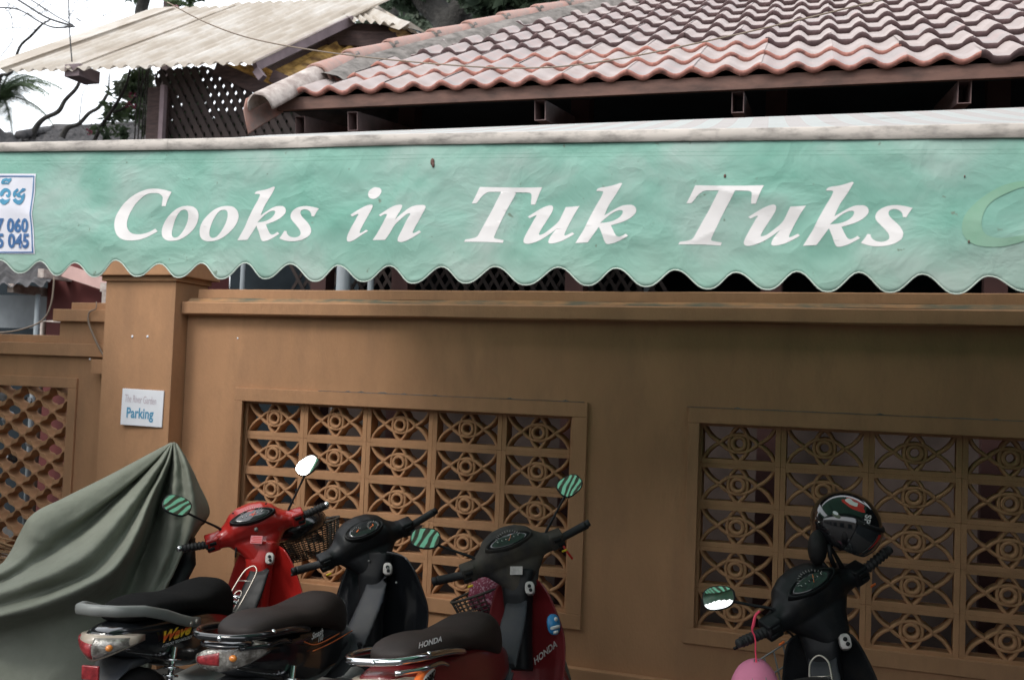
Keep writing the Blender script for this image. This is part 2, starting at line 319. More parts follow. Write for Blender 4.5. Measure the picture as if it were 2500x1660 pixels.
# ================================================================== boundary wall
wall=thing('boundary_wall','long ochre painted wall with two panels of patterned breeze blocks','wall',(0,0,0))
G=[(-.197,1.769),(2.389,4.355)]; ZB,ZT=.544,1.544; XW0,XW1=-.594,7.0
bm=bmesh.new(); Y0,Y1=-.03,.12
box(bm,XW0,XW1,Y0,Y1,0,ZB); box(bm,XW0,XW1,Y0,Y1,ZT,2.02)
xs=[XW0,G[0][0],G[0][1],G[1][0],G[1][1],XW1]
for a,b in ((0,1),(2,3),(4,5)): box(bm,xs[a],xs[b],Y0,Y1,ZB,ZT)
ob('wall_body',bm,'wall',wall)
bm=bmesh.new(); box(bm,XW0,XW1,-.075,-.03,0,.30,bev=.006); ob('plinth',bm,'wall',wall)
def profile(name,pts,x0,x1,m,parent,seg=60,seed=0):
    bm=bmesh.new(); rr=[]
    n=max(2,int((x1-x0)/.12))
    for i in range(n+1):
        x=x0+(x1-x0)*i/n
        rr.append([V((x,y+.003*noise.noise(V((x*2.3,seed,k))),z+.004*noise.noise(V((x*1.7,seed+5,k))))) for k,(y,z) in enumerate(pts)])
    loft(bm,rr); bmesh.ops.recalc_face_normals(bm,faces=bm.faces); return ob(name,bm,m,parent)
profile('coping_band',[(.12,2.02),(-.085,2.02),(-.095,2.028),(-.095,2.088),(-.088,2.094),(.12,2.094)],XW0+.004,XW1,'wall',wall)
profile('coping_bevel',[(.12,2.0945),(-.084,2.0945),(-.052,2.118),(.12,2.118)],XW0+.03,XW1,'moss',wall,seed=2)
profile('coping_top_course',[(.12,2.1185),(-.048,2.1185),(-.048,2.166),(-.042,2.170),(.12,2.170)],XW0+.08,XW1,'wall',wall,seed=4)
# raised border round each grille
for (a,b) in G:
    o=.066; 
    for nm,(x0,x1,z0,z1) in (('top',(a-.04,b+.075,ZT-.008,ZT+.066)),('bottom',(a-.04,b+.075,ZB-.062,ZB+.012)),('l',(a-.04,a+.014,ZB+.0125,ZT-.0085)),('r',(b-.004,b+.075,ZB+.0125,ZT-.0085))):
        bm=bmesh.new(); box(bm,x0,x1,-.047,-.0305,z0,z1,bev=.003); ob('panel_border',bm,'wall',wall)
# soot and moss line lying on the top border
for (a,b) in G:
    bm=bmesh.new(); rnd=random.Random(int(a*10)); x=a+.5 if a<0 else a-.05
    pts=[]
    while x<b+.07:
        h=.002+.004*abs(noise.noise(V((x*6,0,3))))+(.006 if rnd.random()<.04 else 0); pts.append((x,h)); x+=.02
    rr=[[V((x,-.0475,ZT+.0665)),V((x,-.0305,ZT+.0665)),V((x,-.031,ZT+.0665+h)),V((x,-.0475,ZT+.0665+h*.8))] for x,h in pts]
    loft(bm,rr); d=ob('moss_line',bm,'concrete',wall); d['kind']='stuff'
# breeze block
def ribbon(bm,pts,w,y0,y1,closed=False):
    n=len(pts); rings=[]
    for i,p in enumerate(pts):
        a=pts[i-1] if (i or closed) else pts[i]; b=pts[(i+1)%n] if (i<n-1 or closed) else pts[i]
        t=V((b[0]-a[0],b[1]-a[1])).normalized(); nn=V((-t.y,t.x))
        sec=[(-1,y1),(-1,y0+.012),(-.78,y0+.004),(-.4,y0),(.4,y0),(.78,y0+.004),(1,y0+.012),(1,y1)]
        rings.append([V((p[0]+nn.x*s*w,yy,p[1]+nn.y*s*w)) for s,yy in sec])
    if closed:
        RR=[[bm.verts.new(q) for q in r] for r in rings]
        for i in range(n):
            A,B=RR[i],RR[(i+1)%n]
            for k in range(8): bm.faces.new((A[k],A[(k+1)%8],B[(k+1)%8],B[k]))
    else: loft(bm,rings)
def arc3(p0,pm,p1,n=10):
    # circle through three points
    ax,ay=p0;bx,by=pm;cx,cy_=p1; d=2*(ax*(by-cy_)+bx*(cy_-ay)+cx*(ay-by))
    ux=((ax*ax+ay*ay)*(by-cy_)+(bx*bx+by*by)*(cy_-ay)+(cx*cx+cy_*cy_)*(ay-by))/d; uy=((ax*ax+ay*ay)*(cx-bx)+(bx*bx+by*by)*(ax-cx)+(cx*cx+cy_*cy_)*(bx-ax))/d
    r=math.hypot(ax-ux,ay-uy); a0=math.atan2(ay-uy,ax-ux); am=math.atan2(by-uy,bx-ux); a1=math.atan2(cy_-uy,cx-ux)
    def un(x,ref):
        while x-ref>PI: x-=2*PI
        while x-ref<-PI: x+=2*PI
        return x
    am=un(am,a0); a1=un(a1,am)
    return [(ux+r*math.cos(a0+(a1-a0)*i/n),uy+r*math.sin(a0+(a1-a0)*i/n)) for i in range(n+1)]
bm=bmesh.new(); W2,H2=.1963,.0998; ow,oh=.1715,.0785
box(bm,-W2,-ow,0,.085,-H2,H2,bev=.002); box(bm,ow,W2,0,.085,-H2,H2,bev=.002); box(bm,-ow,ow,.0004,.085,oh,H2); box(bm,-ow,ow,.0004,.085,-H2,-oh)
for s in (-1,1):
    for t in (-1,1):
        ribbon(bm,arc3((s*.168,t*.082),(s*.136,t*.033),(s*.086,0)),.0092,.006,.075)
    ribbon(bm,arc3((-.088,0),(0,s*.042),(.088,0),14),.0092,.004,.075)
    ribbon(bm,arc3((0,.086),(s*.046,0),(0,-.086),14),.0092,.005,.075)
ribbon(bm,[(.030*math.cos(2*PI*i/20),.030*math.sin(2*PI*i/20)) for i in range(20)],.0105,.001,.076,closed=True)
bmesh.ops.recalc_face_normals(bm,faces=bm.faces); bb=bme(bm); bb.materials.append(MT['wall2'])
rnd=random.Random(3)
for gx in (0,2.5855):
    for c in range(5):
        for r in range(5):
            o=bpy.data.objects.new('breeze_block',bb); COL.objects.link(o); o.parent=wall
            o.location=(gx+c*.3933,rnd.uniform(-.0015,.0015),1.444-.2*r); o.rotation_euler=(0,rnd.uniform(-.003,.003),PI*(rnd.random()<.5))
            if abs(o.rotation_euler[2])>1: o.rotation_euler[2]=0
# filler holes (white plugged drill holes)
def plug(parent,p,r,m='white'):
    bm=bmesh.new(); ellipsoid(bm,p,r,.003,r,8,5); ob('filler_spot',bm,m,parent,True)
plug(wall,aty(548,780,-.031),.006)
# ================================================================== pillar
pil=thing('gate_pillar','tall ochre square pillar carrying the small parking board','pillar')
bm=bmesh.new(); box(bm,-1.092,-.596,-.15,.15,0,2.205,bev=.004); ob('shaft',bm,'wall',pil)
bm=bmesh.new(); box(bm,-1.115,-.582,-.165,.165,2.2055,2.236,bev=.005); ob('cap_moulding',bm,'wall',pil)
bm=bmesh.new(); box(bm,-1.15,-.548,-.20,.20,2.2365,2.42,bev=.006); ob('cap',bm,'wall',pil)
for X,Y in ((305,776),(340,776)): plug(pil,aty(X,Y,-.151),.0085,'white')
sg=thing('parking_sign','small square white Parking board screwed to the ochre pillar','sign')
bm=bmesh.new(); box(bm,-.140,.140,-.007,.0,-.105,.105,bev=.002); b=ob('board',bm,'white',sg)
sg.location=aty(329,940,-.158); sg.rotation_euler=(0,R(.8),R(3))
texto('lettering','Parking',.082,'signblue',sg,(-.012,-.0082,-.035),(1,0,0),(0,0,1),off=.0022,sx=.74,space=1.02)
texto('lettering','The River Garden',.062,'signfade',sg,(-.012,-.0082,.045),(1,0,-.03),(0,0,1),sx=.50,space=.95)
# ================================================================== low wall left of the pillar
lw=thing('low_garden_wall','lower ochre wall with stepped top and quatrefoil grille left of the pillar','wall')
def PL(X,Y,y=.05): return aty(X,Y,y)
z1=PL(0,770).z; z2=PL(100,790).z; z3=PL(120,820).z
XL0=-5.0; XL1=-1.0925
xa=PL(139,742).x; zg=PL(120,869).z; xo=PL(180,900).x; xi=PL(161,893).x; zi=PL(100,892).z
bm=bmesh.new(); box(bm,XL0,XL1,.05,.17,zg-.001,z3); box(bm,xi,XL1,.05,.17,.45,zg-.001); box(bm,XL0,XL1,.05,.17,0,.45); ob('wall_body',bm,'wall',lw)
bm=bmesh.new(); box(bm,XL0,XL1,.02,.19,z3+.0005,z2,bev=.004); ob('coping_band',bm,'wall',lw)
bm=bmesh.new(); box(bm,XL0,xa,.05,.17,z2+.0005,z1,bev=.004); ob('coping_top_course',bm,'wall',lw)
zb=PL(180,742).z; zc=PL(180,714).z; zd=PL(200,698).z; xs1=PL(123,730,.02).x; xs2=PL(165,700).x
bm=bmesh.new(); box(bm,xa+.0005,XL1,.05,.17,z2+.0005,zb); ob('step_body',bm,'wall',lw)
bm=bmesh.new(); box(bm,xs1,XL1,.015,.19,zb+.0005,zc,bev=.004); ob('step_coping',bm,'wall',lw)
bm=bmesh.new(); box(bm,xs2,XL1,.05,.17,zc+.0005,zd,bev=.004); ob('step_top_course',bm,'wall',lw)
bm=bmesh.new(); x5=PL(212,845,-.02).x; box(bm,x5,XL1,-.03,.0495,PL(225,862,-.02).z,PL(225,829,-.02).z,bev=.003); ob('corbel_block',bm,'wall',lw)
bm=bmesh.new(); box(bm,XL0,xo,.034,.0495,zi,zg,bev=.003); ob('panel_border',bm,'wall',lw)
bm=bmesh.new(); box(bm,xi,xo,.034,.0495,.45,zi-.0005,bev=.003); ob('panel_border',bm,'wall',lw)
for X,Y in ((207,828),): plug(lw,PL(207,828,.019),.006)
# quatrefoil block
bw,bh=.232,.156
def hole(cx,cz,n=32):
    o=[]
    for i in range(n):
        t=2*PI*i/n; r=1+.24*math.cos(4*t)
        o.append((cx+.076*r*math.cos(t),cz+.059*r*math.sin(t)))
    return o
outl=[]
for (sx_,sz_) in ((-1,-1),(1,-1),(1,1),(-1,1)):
    H=hole(sx_*bw/2,sz_*bh/2,32); q=[p for p in H if p[0]*sx_<bw/2-1e-4 and p[1]*sz_<bh/2-1e-4 or False]
    H2=[(x,z) for x,z in H if x*sx_<=bw/2+1e-6 and z*sz_<=bh/2+1e-6]
    cxx,czz=sx_*bw/2,sz_*bh/2
    H2.sort(key=lambda p:(math.atan2(p[1]-czz,p[0]-cxx)-math.atan2(-czz,-cxx)+PI)%(2*PI))
    outl+=H2[::-1]
me=curve_mesh([outl,hole(0,0)],ext=.045); me.transform(Matrix.Rotation(PI/2,4,'X')); me.materials.append(MT['wall2'])
x=xi-bw/2-.02; 
for i in range(10):
    for j in range(9):
        o=bpy.data.objects.new('breeze_block',me); COL.objects.link(o); o.parent=lw; o.location=(x-i*bw,.105,zi-bh/2-.0-j*bh)
# thin root hanging over the step
tubeo('dry_root',[aty(222,696,.01),aty(221,712,.0),aty(206,720,.0),aty(204,742,-.0),aty(214,770,.0),aty(228,800,.0),aty(240,822,.0)],[.003,.003,.005,.006,.007,.007,.005],'twine',lw,6,3)
# ================================================================== tile roofed building
O=V((.17,-.127,3.236)); TH=R(27.92); PH=.0556; EX=.359; PP=.165
e1=V((math.cos(PH),math.sin(PH),0)); e2=V((-math.sin(PH),math.cos(PH),0)); upv=e2*math.cos(TH)+V((0,0,math.sin(TH))); nn=e1.cross(upv)
house=thing('tiled_building','building behind the wall with a pink clay tile hip roof','building')
Tm=Matrix(((e1.x,upv.x,nn.x,O.x),(e1.y,upv.y,nn.y,O.y),(e1.z,upv.z,nn.z,O.z),(0,0,0,1)))
def tile_mesh(flat,mats):
    # two rolls wide, crest to crest; local x along eave, y upslope, z out
    bm=bmesh.new(); nx=20; W=2*PP; th=.013
    def prof(x):
        c=math.cos(2*PI*x/PP)
        if flat: return .034*max(0,(c+.25)/1.25)**.8
        return .034*((c+1)/2)**1.15
    xs=[-.006+(W+.012)*i/nx for i in range(nx+1)]
    lip=[0,.004,.30,.43]
    rows=[]
    for y,dz in ((0,-.010),(.003,-.001),(.012,0),(.2,0),(.425,-.002)):
        rows.append([bm.verts.new((x,y,prof(x)+dz+.0+(.033 if flat else .024)*(1-y/.43)+ (.0025 if i==nx else (-.0015 if i==0 else 0)))) for i,x in enumerate(xs)])
    lo=-.004 if flat else -.003
    bot=[bm.verts.new((x,0.0,prof(x)*(.93 if flat else .92)+lo)) for x in xs]
    bot2=[bm.verts.new((x,.06,prof(x)*.92+lo-.004)) for x in xs]
    for a,b,mi in [(bot2,bot,1),(bot,rows[0],1)]+[(rows[k],rows[k+1],1 if k==0 else 0) for k in range(4)]:
        for i in range(nx):
            f=bm.faces.new((a[i],a[i+1],b[i+1],b[i])); f.material_index=mi
    me=bme(bm)
    for m in mats: me.materials.append(MT[m])
    me.polygons.foreach_set('use_smooth',[True]*len(me.polygons)); return me
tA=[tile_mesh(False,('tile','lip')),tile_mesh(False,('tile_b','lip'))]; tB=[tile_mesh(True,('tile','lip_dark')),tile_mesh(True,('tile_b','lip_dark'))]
starts=[-1.0,-1.45,-1.3,.5,1.5,2.65,4,5.6,6.85,8,9.2,10.4,11.6,12.8,14]
rnd=random.Random(11)
for i,k0 in enumerate(starts):
    j=math.floor((k0)/2); 
    if i<3: j0=k0/2
    kk=k0; first=True
    while kk<27:
        flat=i>=3 or (i==0 and kk>19) or (i==1 and kk>17.5) or (i==2 and kk>13.5)
        bucket=(tB if flat else tA); me=bucket[0 if rnd.random()<.6 else 1]
        o=bpy.data.objects.new('roof_tile',me); COL.objects.link(o); o.parent=house
        a=kk*PP; 
        # shared roll rhythm: crests on whole numbers
        a=round(kk)*PP
        o.matrix_world=Tm@Matrix.Translation((a+rnd.uniform(-.003,.003),i*EX-.0+rnd.uniform(-.006,.006),rnd.uniform(0,.004)))@Matrix.Rotation(rnd.uniform(-.006,.006),4,'Z')@Matrix.Rotation(rnd.uniform(-.004,.004),4,'X')
        kk=round(kk)+2
# deck under the tiles, keeps the inside dark
bm=bmesh.new(); rr=[]
pl=[(-1.3*PP,.03)]+[(max(-1.3,starts[i])*PP+.05,i*EX+.03) for i in range(1,15)]+[(27.5*PP,14*EX+.03),(27.5*PP,.03)]
top=[bm.verts.new(Tm@V((a,b,-.015))) for a,b in pl]; bot=[bm.verts.new(Tm@V((a,b,-.045))) for a,b in pl]
bm.faces.new(top); bm.faces.new(bot[::-1])
for i in range(len(pl)): bm.faces.new((top[i],bot[i],bot[(i+1)%len(pl)],top[(i+1)%len(pl)]))
bmesh.ops.recalc_face_normals(bm,faces=bm.faces); ob('roof_deck',bm,'dark',house)
# back hip plane
bm=bmesh.new(); A=Tm@V((-1.2*PP,0.1,-.05)); Bp=Tm@V((14*PP,14*EX,-.05)); 
vs=[bm.verts.new(p) for p in (A,Bp,Bp+V((-1,2,-1.5)),A+V((-.3,4.2,-.1)))]; bm.faces.new(vs); ob('hip_back_slope',bm,'greytile',house)
# mortar bed and ridge caps
hip=[((560,262),0),((728,172),0),((804,137),0),((896,112),0),((995,87),0),((1077,67),0),((1156,46),0),((1234,28),0),((1303,13),0),((1370,-2),0),((1440,-16),0)]
hp=[]
for k,(p,_) in enumerate(hip):
    hp.append(pln(p[0],p[1]+ (10 if k>0 else 4),O+nn*.045,nn))
hp[0]=pln(585,258,O+nn*.03,nn)
for k in range(1,len(hp)-1):
    a,b=hp[k],hp[k+1]; bm=bmesh.new(); n=12; rings=[]
    for s in range(n+1):
        t=s/n*1.05-.02; c=a.lerp(b,t)+e1*.07-upv*.015; d=(b-a).normalized(); side=(d.cross(nn)).normalized()
        wv=.12+.02*noise.noise(V((k*3.1+t*3,1,2))); 
        rings.append([c+side*wv*1.2-nn*.03,c+side*wv*.7+nn*(.012+.012*noise.noise(V((k+t*4,4,4)))),c+nn*.035,c-side*.06+nn*.03,c-side*.10-nn*.05])
    loft(bm,rings,False,False); bmesh.ops.recalc_face_normals(bm,faces=bm.faces); mo=ob('mortar_bed',bm,'concrete',house,True)
def capmesh(L,r0,r1,th=.014):
    bm=bmesh.new(); rings=[]; n=14
    for x,r in ((0,r0),(.02,r0*1.02),(L*.5,(r0+r1)/2),(L,r1)):
        ro=[V((x,r*math.cos(PI*1.08*k/n-.04*PI),r*1.02*math.sin(PI*1.08*k/n-.04*PI))) for k in range(n+1)]
        ri=[V((x,(r-th)*math.cos(PI*1.08*k/n-.04*PI),(r-th)*1.02*math.sin(PI*1.08*k/n-.04*PI))) for k in range(n,-1,-1)]
        rings.append(ro+ri)
    loft(bm,rings); bmesh.ops.recalc_face_normals(bm,faces=bm.faces); return bm
for k in range(1,len(hp)-1):
    a,b=hp[k]-nn*.02,hp[k+1]-nn*.02; L=(b-a).length*1.12
    cm=capmesh(L,.088,.070); o=ob('ridge_cap',cm,'ridge',house,True)
    d=(b-a).normalized(); up_=V((0,0,1)); o.matrix_world=frame(a+V((0,0,.015)),d,up_)@Matrix.Rotation(R(rnd.uniform(-4,4)),4,'X')
    if k>1:
        bm=bmesh.new(); ellipsoid(bm,a+V((0,0,.055))+d*.0,.06,.085,.05,10,7,(d,V((0,0,1)).cross(d).normalized(),V((0,0,1)))); c=ob('mortar_bed',bm,'concrete',house,True)
# big open end piece of the hip
a=aty(600,250,-.35); b=aty(742,176,.2); d=(b-a).normalized(); L=(b-a).length
o=ob('ridge_end_cap',capmesh(L,.082,.075,.010),'mortar_pale',house,True); o.matrix_world=frame(a,d,V((-.35,-.35,1)))@Matrix.Rotation(R(18),4,'X')
bm=bmesh.new(); rings=[]
for t,wd in ((0,.10),(.3,.095),(.7,.08),(1,.06)):
    c=a.lerp(b,t); side=d.cross(V((0,0,1))).normalized()
    rings.append([c-side*wd+V((0,0,.06)),c-side*wd*1.15+V((0,0,.0)),c-side*wd*.75+V((0,0,-.10-.04*(1-t))),c-side*wd*.70+V((0,0,-.09-.04*(1-t))),c-side*wd*1.05,c-side*wd*.9+V((0,0,.06))])
loft(bm,rings); bmesh.ops.recalc_face_normals(bm,faces=bm.faces); ob('eave_end_board',bm,'ridge',house,True)
# fascia, rafter ends
bm=bmesh.new(); f0=O-e1*(1.0*PP)+e2*.03; 
mt=Matrix(((e1.x,e2.x,0,f0.x),(e1.y,e2.y,0,f0.y),(0,0,1,f0.z),(0,0,0,1)))
box(bm,0,4.9,-.014,.012,-.062,.008,bev=.002); orient(bm,mt); ob('fascia_board',bm,'fascia',house)
bm=bmesh.new(); box(bm,.0,4.9,.022,.06,-.055,-.02); orient(bm,mt); ob('soffit_purlin',bm,'dark',house)
for X,Y0_,wpx,hpx in ((692,290,24,46),(813,280,22,44),(1245,255,26,43),(1701,236,26,46),(2224,213,26,50)):
    c=pln(X,Y0_,f0+e2*.03,e2); wd,hh=.030,.052
    bm=bmesh.new(); t=.004; L=.9
    for (x0,x1,z0,z1_) in ((-wd,-wd+t,-hh,hh),(wd-t,wd,-hh,hh),(-wd+t,wd-t,-hh,-hh+t),(-wd+t,wd-t,hh-t,hh)):
        box(bm,x0,x1,0,L,z0,z1_)
    box(bm,-wd+t,wd-t,.25,.26,-hh+t,hh-t)
    orient(bm,Matrix(((e1.x,e2.x,0,c.x),(e1.y,e2.y,0,c.y),(0,0,1,c.z),(0,0,0,1)))@Matrix.Rotation(R(8),4,'X')); ob('rafter_end',bm,'steel_pink',house)
for X in (1342,1790,2300,945,760):
    c=aty(X,270,.75); boxo('post',(c.x-.055,c.x+.055,.7,.81,0,3.45),'darkpost',house)
# dark room
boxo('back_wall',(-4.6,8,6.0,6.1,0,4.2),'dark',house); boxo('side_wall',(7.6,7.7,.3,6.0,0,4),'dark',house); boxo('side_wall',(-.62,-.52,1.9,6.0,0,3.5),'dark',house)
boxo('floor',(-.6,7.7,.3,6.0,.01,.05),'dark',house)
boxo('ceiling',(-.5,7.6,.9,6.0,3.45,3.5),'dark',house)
boxo('grille_backing',(-.5,7.6,1.25,1.35,0,1.75),'inner',house); boxo('door_frame',(1.55,1.6,2.6,2.7,0,2.9),'greypost',house)  # wall added behind the grilles so their openings read dim brown
for X,wd in ((792,.045),(559,.016),(855,.02)):
    c=aty(X,650,.55); tubeo('pipe_post',[(c.x,.55,0),(c.x,.55,3.2)],wd,'greypost',house,10)
# inside lattice: individual slats
la=aty(650,655,1.0); 
for s in (-1,1):
    for k in range(34):
        x=-.5+k*.075; bm=bmesh.new(); box(bm,-.011,.011,-.004,.004,-.62,.62)
        orient(bm,Matrix.Translation((x,1.0+.009*s,2.35))@Matrix.Rotation(s*R(33),4,'Y')); ob('lattice_slat',bm,'lattice',house)
# ================================================================== awning
PA=R(5.2); eA=V((math.cos(PA),math.sin(PA),0)); nA=V((-math.sin(PA),math.cos(PA),0)); YV=-2.5; KS=(YV+4.891)/2.891; P0=aty(1180,650,YV); AO=V((P0.x,P0.y,1.7+.74*KS))
GAP0,GAP1=-3.75,-1.85
awn=thing('awning','long green scalloped awning lettered Cooks in Tuk Tuks over the parked motorbikes','awning',AO,(0,0,PA))
def AP(X,Y): p=pln(X,Y,P0,nA)-AO; return (p.dot(eA),p.z)   # picture point -> (along, height) on the valance
def wr(a,z):
    p=V((a*3.1,z*4.5,.3)); d=0
    d+=.007*noise.noise(V((a*1.3,z*1.2,5)))
    for f,am in ((1,.0065),(2.1,.0042),(4.6,.0014)):
        n=noise.noise(V((a*2.6*f+z*2.4*f,z*3.0*f-a*1.2*f,f*3))); d+=am*(1-2.2*abs(n))
    hem=min(1,max(0,(-z+.0)/.06)); d*=.25+.75*hem
    low=max(0,min(1,(-z-.30)/.12)); d+=low*.012*noise.noise(V((a*5,1,9)))
    return -d*KS
cus=[(91.8,602.4),(172.7,606),(268,600.6),(368.9,608.6),(467.8,607.5),(567.9,606.8),(670,609.3),(781,613.2),(898.8,613.5),(1018.8,615.9),(1141.2,615.5),(1287.1,617.1),(1419.9,619.5),(1554.6,622.7),(1694.6,628.3),(1835,627),(1978,629),(2123,633),(2276.6,636.6),(2440,641)]
tips=[(131.3,635.6),(217.7,639),(316.7,638),(413.9,641),(512.8,644.5),(611.8,643.5),(730.6,650),(840,650.5),(952,653.9),(1074,653.9),(1211.9,657.9),(1355.9,659.5),(1489.8,661.9),(1632,667),(1769.8,669),(1906,674),(2050,675),(2202.5,678.6),(2362,672)]
C_=[AP(*p) for p in cus]; T_=[AP(*p) for p in tips]
kn=[]
for i in range(len(cus)):
    kn.append((*C_[i],0)); 
    if i<len(tips): kn.append((*T_[i],1))
a0=C_[0][0]; zc0=C_[0][1]; zt0=T_[0][1]
for k in range(1,62): kn.insert(0,(a0-.0815*KS*k,(zt0+.004 if k%2 else zc0)+.002*math.sin(k),k%2))
a1=C_[-1][0]; 
for k in range(1,26): kn.append((a1+.086*KS*k,(T_[-1][1] if k%2 else C_[-1][1])-.0005*k,k%2))
def botz(a):
    for i in range(len(kn)-1):
        if kn[i][0]<=a<=kn[i+1][0]:
            p,q=kn[i],kn[i+1]; t=(a-p[0])/(q[0]-p[0]); up_first=p[2]==0
            if not up_first: t=1-t
            c,tp=(p,q) if up_first else (q,p)   # t: 0 at cusp, 1 at tip
            ex=1.25 if up_first else 1.0
            s=t**ex; s=s*s*(3-2*s); s=1-(1-s)**1.35
            return c[1]+(tp[1]-c[1])*s
    return kn[0][1]
topk=[AP(*p) for p in ((0,352),(548,346.5),(944,336),(1500,329),(2361,320))]; foldk=[AP(*p) for p in ((0,331),(548,319.6),(944,310.6),(1889,295),(2361,286.7))]
def interp(kk,a):
    if a<=kk[0][0]: return kk[0][1]+(a-kk[0][0])*0
    for i in range(len(kk)-1):
        if a<=kk[i+1][0]: t=(a-kk[i][0])/(kk[i+1][0]-kk[i][0]); return kk[i][1]+(kk[i+1][1]-kk[i][1])*t
    return kk[-1][1]-.004*(a-kk[-1][0])
AL,AR=-5.6,2.55; step=.012; NU=int((AR-AL)/step); NVv=34
bm=bmesh.new(); G_=[]
for i in range(NU+1):
    a=AL+(AR-AL)*i/NU; zt=interp(topk,a)+.004; zb_=botz(a); col=[]
    for j in range(NVv+1):
        z=zt+(zb_-zt)*j/NVv; col.append(bm.verts.new((a,wr(a,z),z)))
    G_.append(col)
for i in range(NU):
    for j in range(NVv): bm.faces.new((G_[i][j],G_[i][j+1],G_[i+1][j+1],G_[i+1][j]))
val=ob('valance',bm,'valance',awn,True)
tubeo('hem_piping',[(AL+.01*k,wr(AL+.01*k,botz(AL+.01*k))-.0008,botz(AL+.01*k)) for k in range(int((AR-AL)/.01))],.0017,'piping',awn,5)
sm=val.modifiers.new('s','SOLIDIFY'); sm.thickness=.0015; sm.offset=1
# cream hem band rolled over the front bar, in sewn lengths
rnd=random.Random(4); a=AL; prof=[(-.002,.0),(-.005,.0),(-.006,.02),(-.007,.94),(-.002,1.03),(.03,1.10)]
while a<AR:
    L=rnd.uniform(.30,.62); b=min(AR,a+L); bm=bmesh.new(); n=max(3,int((b-a)/.05)); rings=[]
    off=rnd.uniform(-.0012,.0012); 
    for k in range(n+1):
        x=a+(b-a+.01)*k/n; zt=interp(topk,x); zf=interp(foldk,x); h=zf-zt
        rings.append([V((x,y-.004+off+.0015*noise.noise(V((x*4,3,q))),zt+zz*h)) for q,(y,zz) in enumerate(prof)])
    loft(bm,rings,False,False); bmesh.ops.recalc_face_normals(bm,faces=bm.faces); ob('hem_band',bm,'hem',awn,True); a=b
tubeo('front_bar',[(AL,.035,.0),(AR,.035,-.02)],.019,'alu',awn,10)
# stitched seam lines
MT['seamthread']=mat('seam_thread',(.13,.30,.22),.8)
for zz in (-.026,-.036):
    tubeo('seam',[(x*.02,wr(x*.02,interp(topk,x*.02)+zz)-.0006,interp(topk,x*.02)+zz) for x in range(-200,126)],.0012,'seamthread',awn,4)
# roof sheets, one left open gap near the gate pillar
backk=[]
for X,Y in ((944,299.8),(1889,266),(2361,247.8)):
    p=aty(X,Y,-.55)-AO; backk.append((p.dot(eA),p.dot(nA),p.z))
def backp(a):
    # straight line fit through back edge points
    (x0,y0_,z0),(x1,y1_,z1_)=backk[0],backk[-1]; t=(a-x0)/(x1-x0); return V((a,y0_+(y1_-y0_)*t,z0+(z1_-z0)*t))
def roofsheet(x0,x1):
    bm=bmesh.new(); rr=[]; n=int((x1-x0)/.06)
    for k in range(n+1):
        x=x0+(x1-x0)*k/n; f=V((x,.012,interp(foldk,x)+.003)); b=backp(x)
        rr.append([f.lerp(b,t)+V((0,0,-.015*math.sin(PI*t))) for t in (0,.1,.25,.4,.55,.7,.85,1)])
    loft(bm,rr,False,False); bmesh.ops.recalc_face_normals(bm,faces=bm.faces); return ob('roof_sheet',bm,'roofcloth',awn,True)
roofsheet(GAP1,AR); roofsheet(AL,GAP0)
for a in (-4.6,-1.6,-.3,1.0,2.3):
    f=V((a,.035,-.02)); b=backp(a)-V((0,0,.03)); tubeo('support_arm',[f,b],.014,'alu',awn,8)
bb_=backp(AL)-V((0,0,.035)); tubeo('back_bar',[backp(AL)-V((0,0,.035)),backp(AR)-V((0,0,.035))],.018,'alu',awn,8)
for a in (-5.4,2.5):
    tubeo('pole',[(a,.035,-AO.z),(a,.035,.0)],.022,'alu',awn,10)
# ---- lettering (outlines in 1/7.873 of a picture pixel of the 2500-wide photograph, with the crop's corner)
LC=[(1278,238,1),(1230,330),(1190,420),(1165,512,1),(1088,508,1),(1098,430),(1108,345),(1080,300),(1020,265),(930,258),(830,272),(740,315),(650,385),(560,475),(490,580),(440,680),(412,790),(408,870),(425,935),(470,1000),(530,1035),(620,1048),(710,1040),(800,1012),(880,975),(945,935,1),(993,990,1),(900,1040),(780,1105),(650,1150),(530,1165),(400,1162),(300,1130),(230,1070),(185,990),(158,880),(160,780),(185,690),(230,600),(290,510),(380,415),(480,335),(600,265),(720,215),(840,182),(960,176),(1070,185),(1170,205)]
Lo=[(1640,510),(1720,535),(1780,600),(1803,690),(1790,770),(1740,880),(1650,990),(1540,1080),(1420,1145),(1300,1170),(1190,1165),(1110,1120),(1072,1050),(1072,950),(1100,860),(1160,760),(1250,660),(1350,580),(1450,530),(1550,510)]
Loi=[(1530,580),(1575,595),(1598,640),(1595,720),(1565,830),(1510,940),(1440,1040),(1380,1095),(1320,1108),(1275,1080),(1262,1020),(1275,930),(1310,820),(1350,740),(1400,660),(1460,600)]
Lk=[(898,150,1),(870,136),(780,170),(680,198),(580,215),(528,235),(502,275,1),(570,275),(605,285),(600,320),(560,410),(500,520),(430,660),(370,790),(320,910),(260,1020),(180,1165,1),(370,1155,1),(440,1050),(545,888,1),(590,1010),(620,1110),(650,1170),(690,1182),(780,1160),(880,1110),(990,1040,1),(950,1005,1),(900,1040),(850,1058),(810,1040),(780,990),(725,860,1),(830,825),(930,785),(1020,730),(1090,660),(1112,600),(1095,545),(1050,512),(980,508),(900,520),(820,560),(720,625),(625,690,1),(650,620),(700,500),(760,400),(830,280)]
Lki=[(560,822,1),(650,730),(730,660),(810,612),(870,597),(905,615),(890,670),(840,730),(760,780),(670,808)]
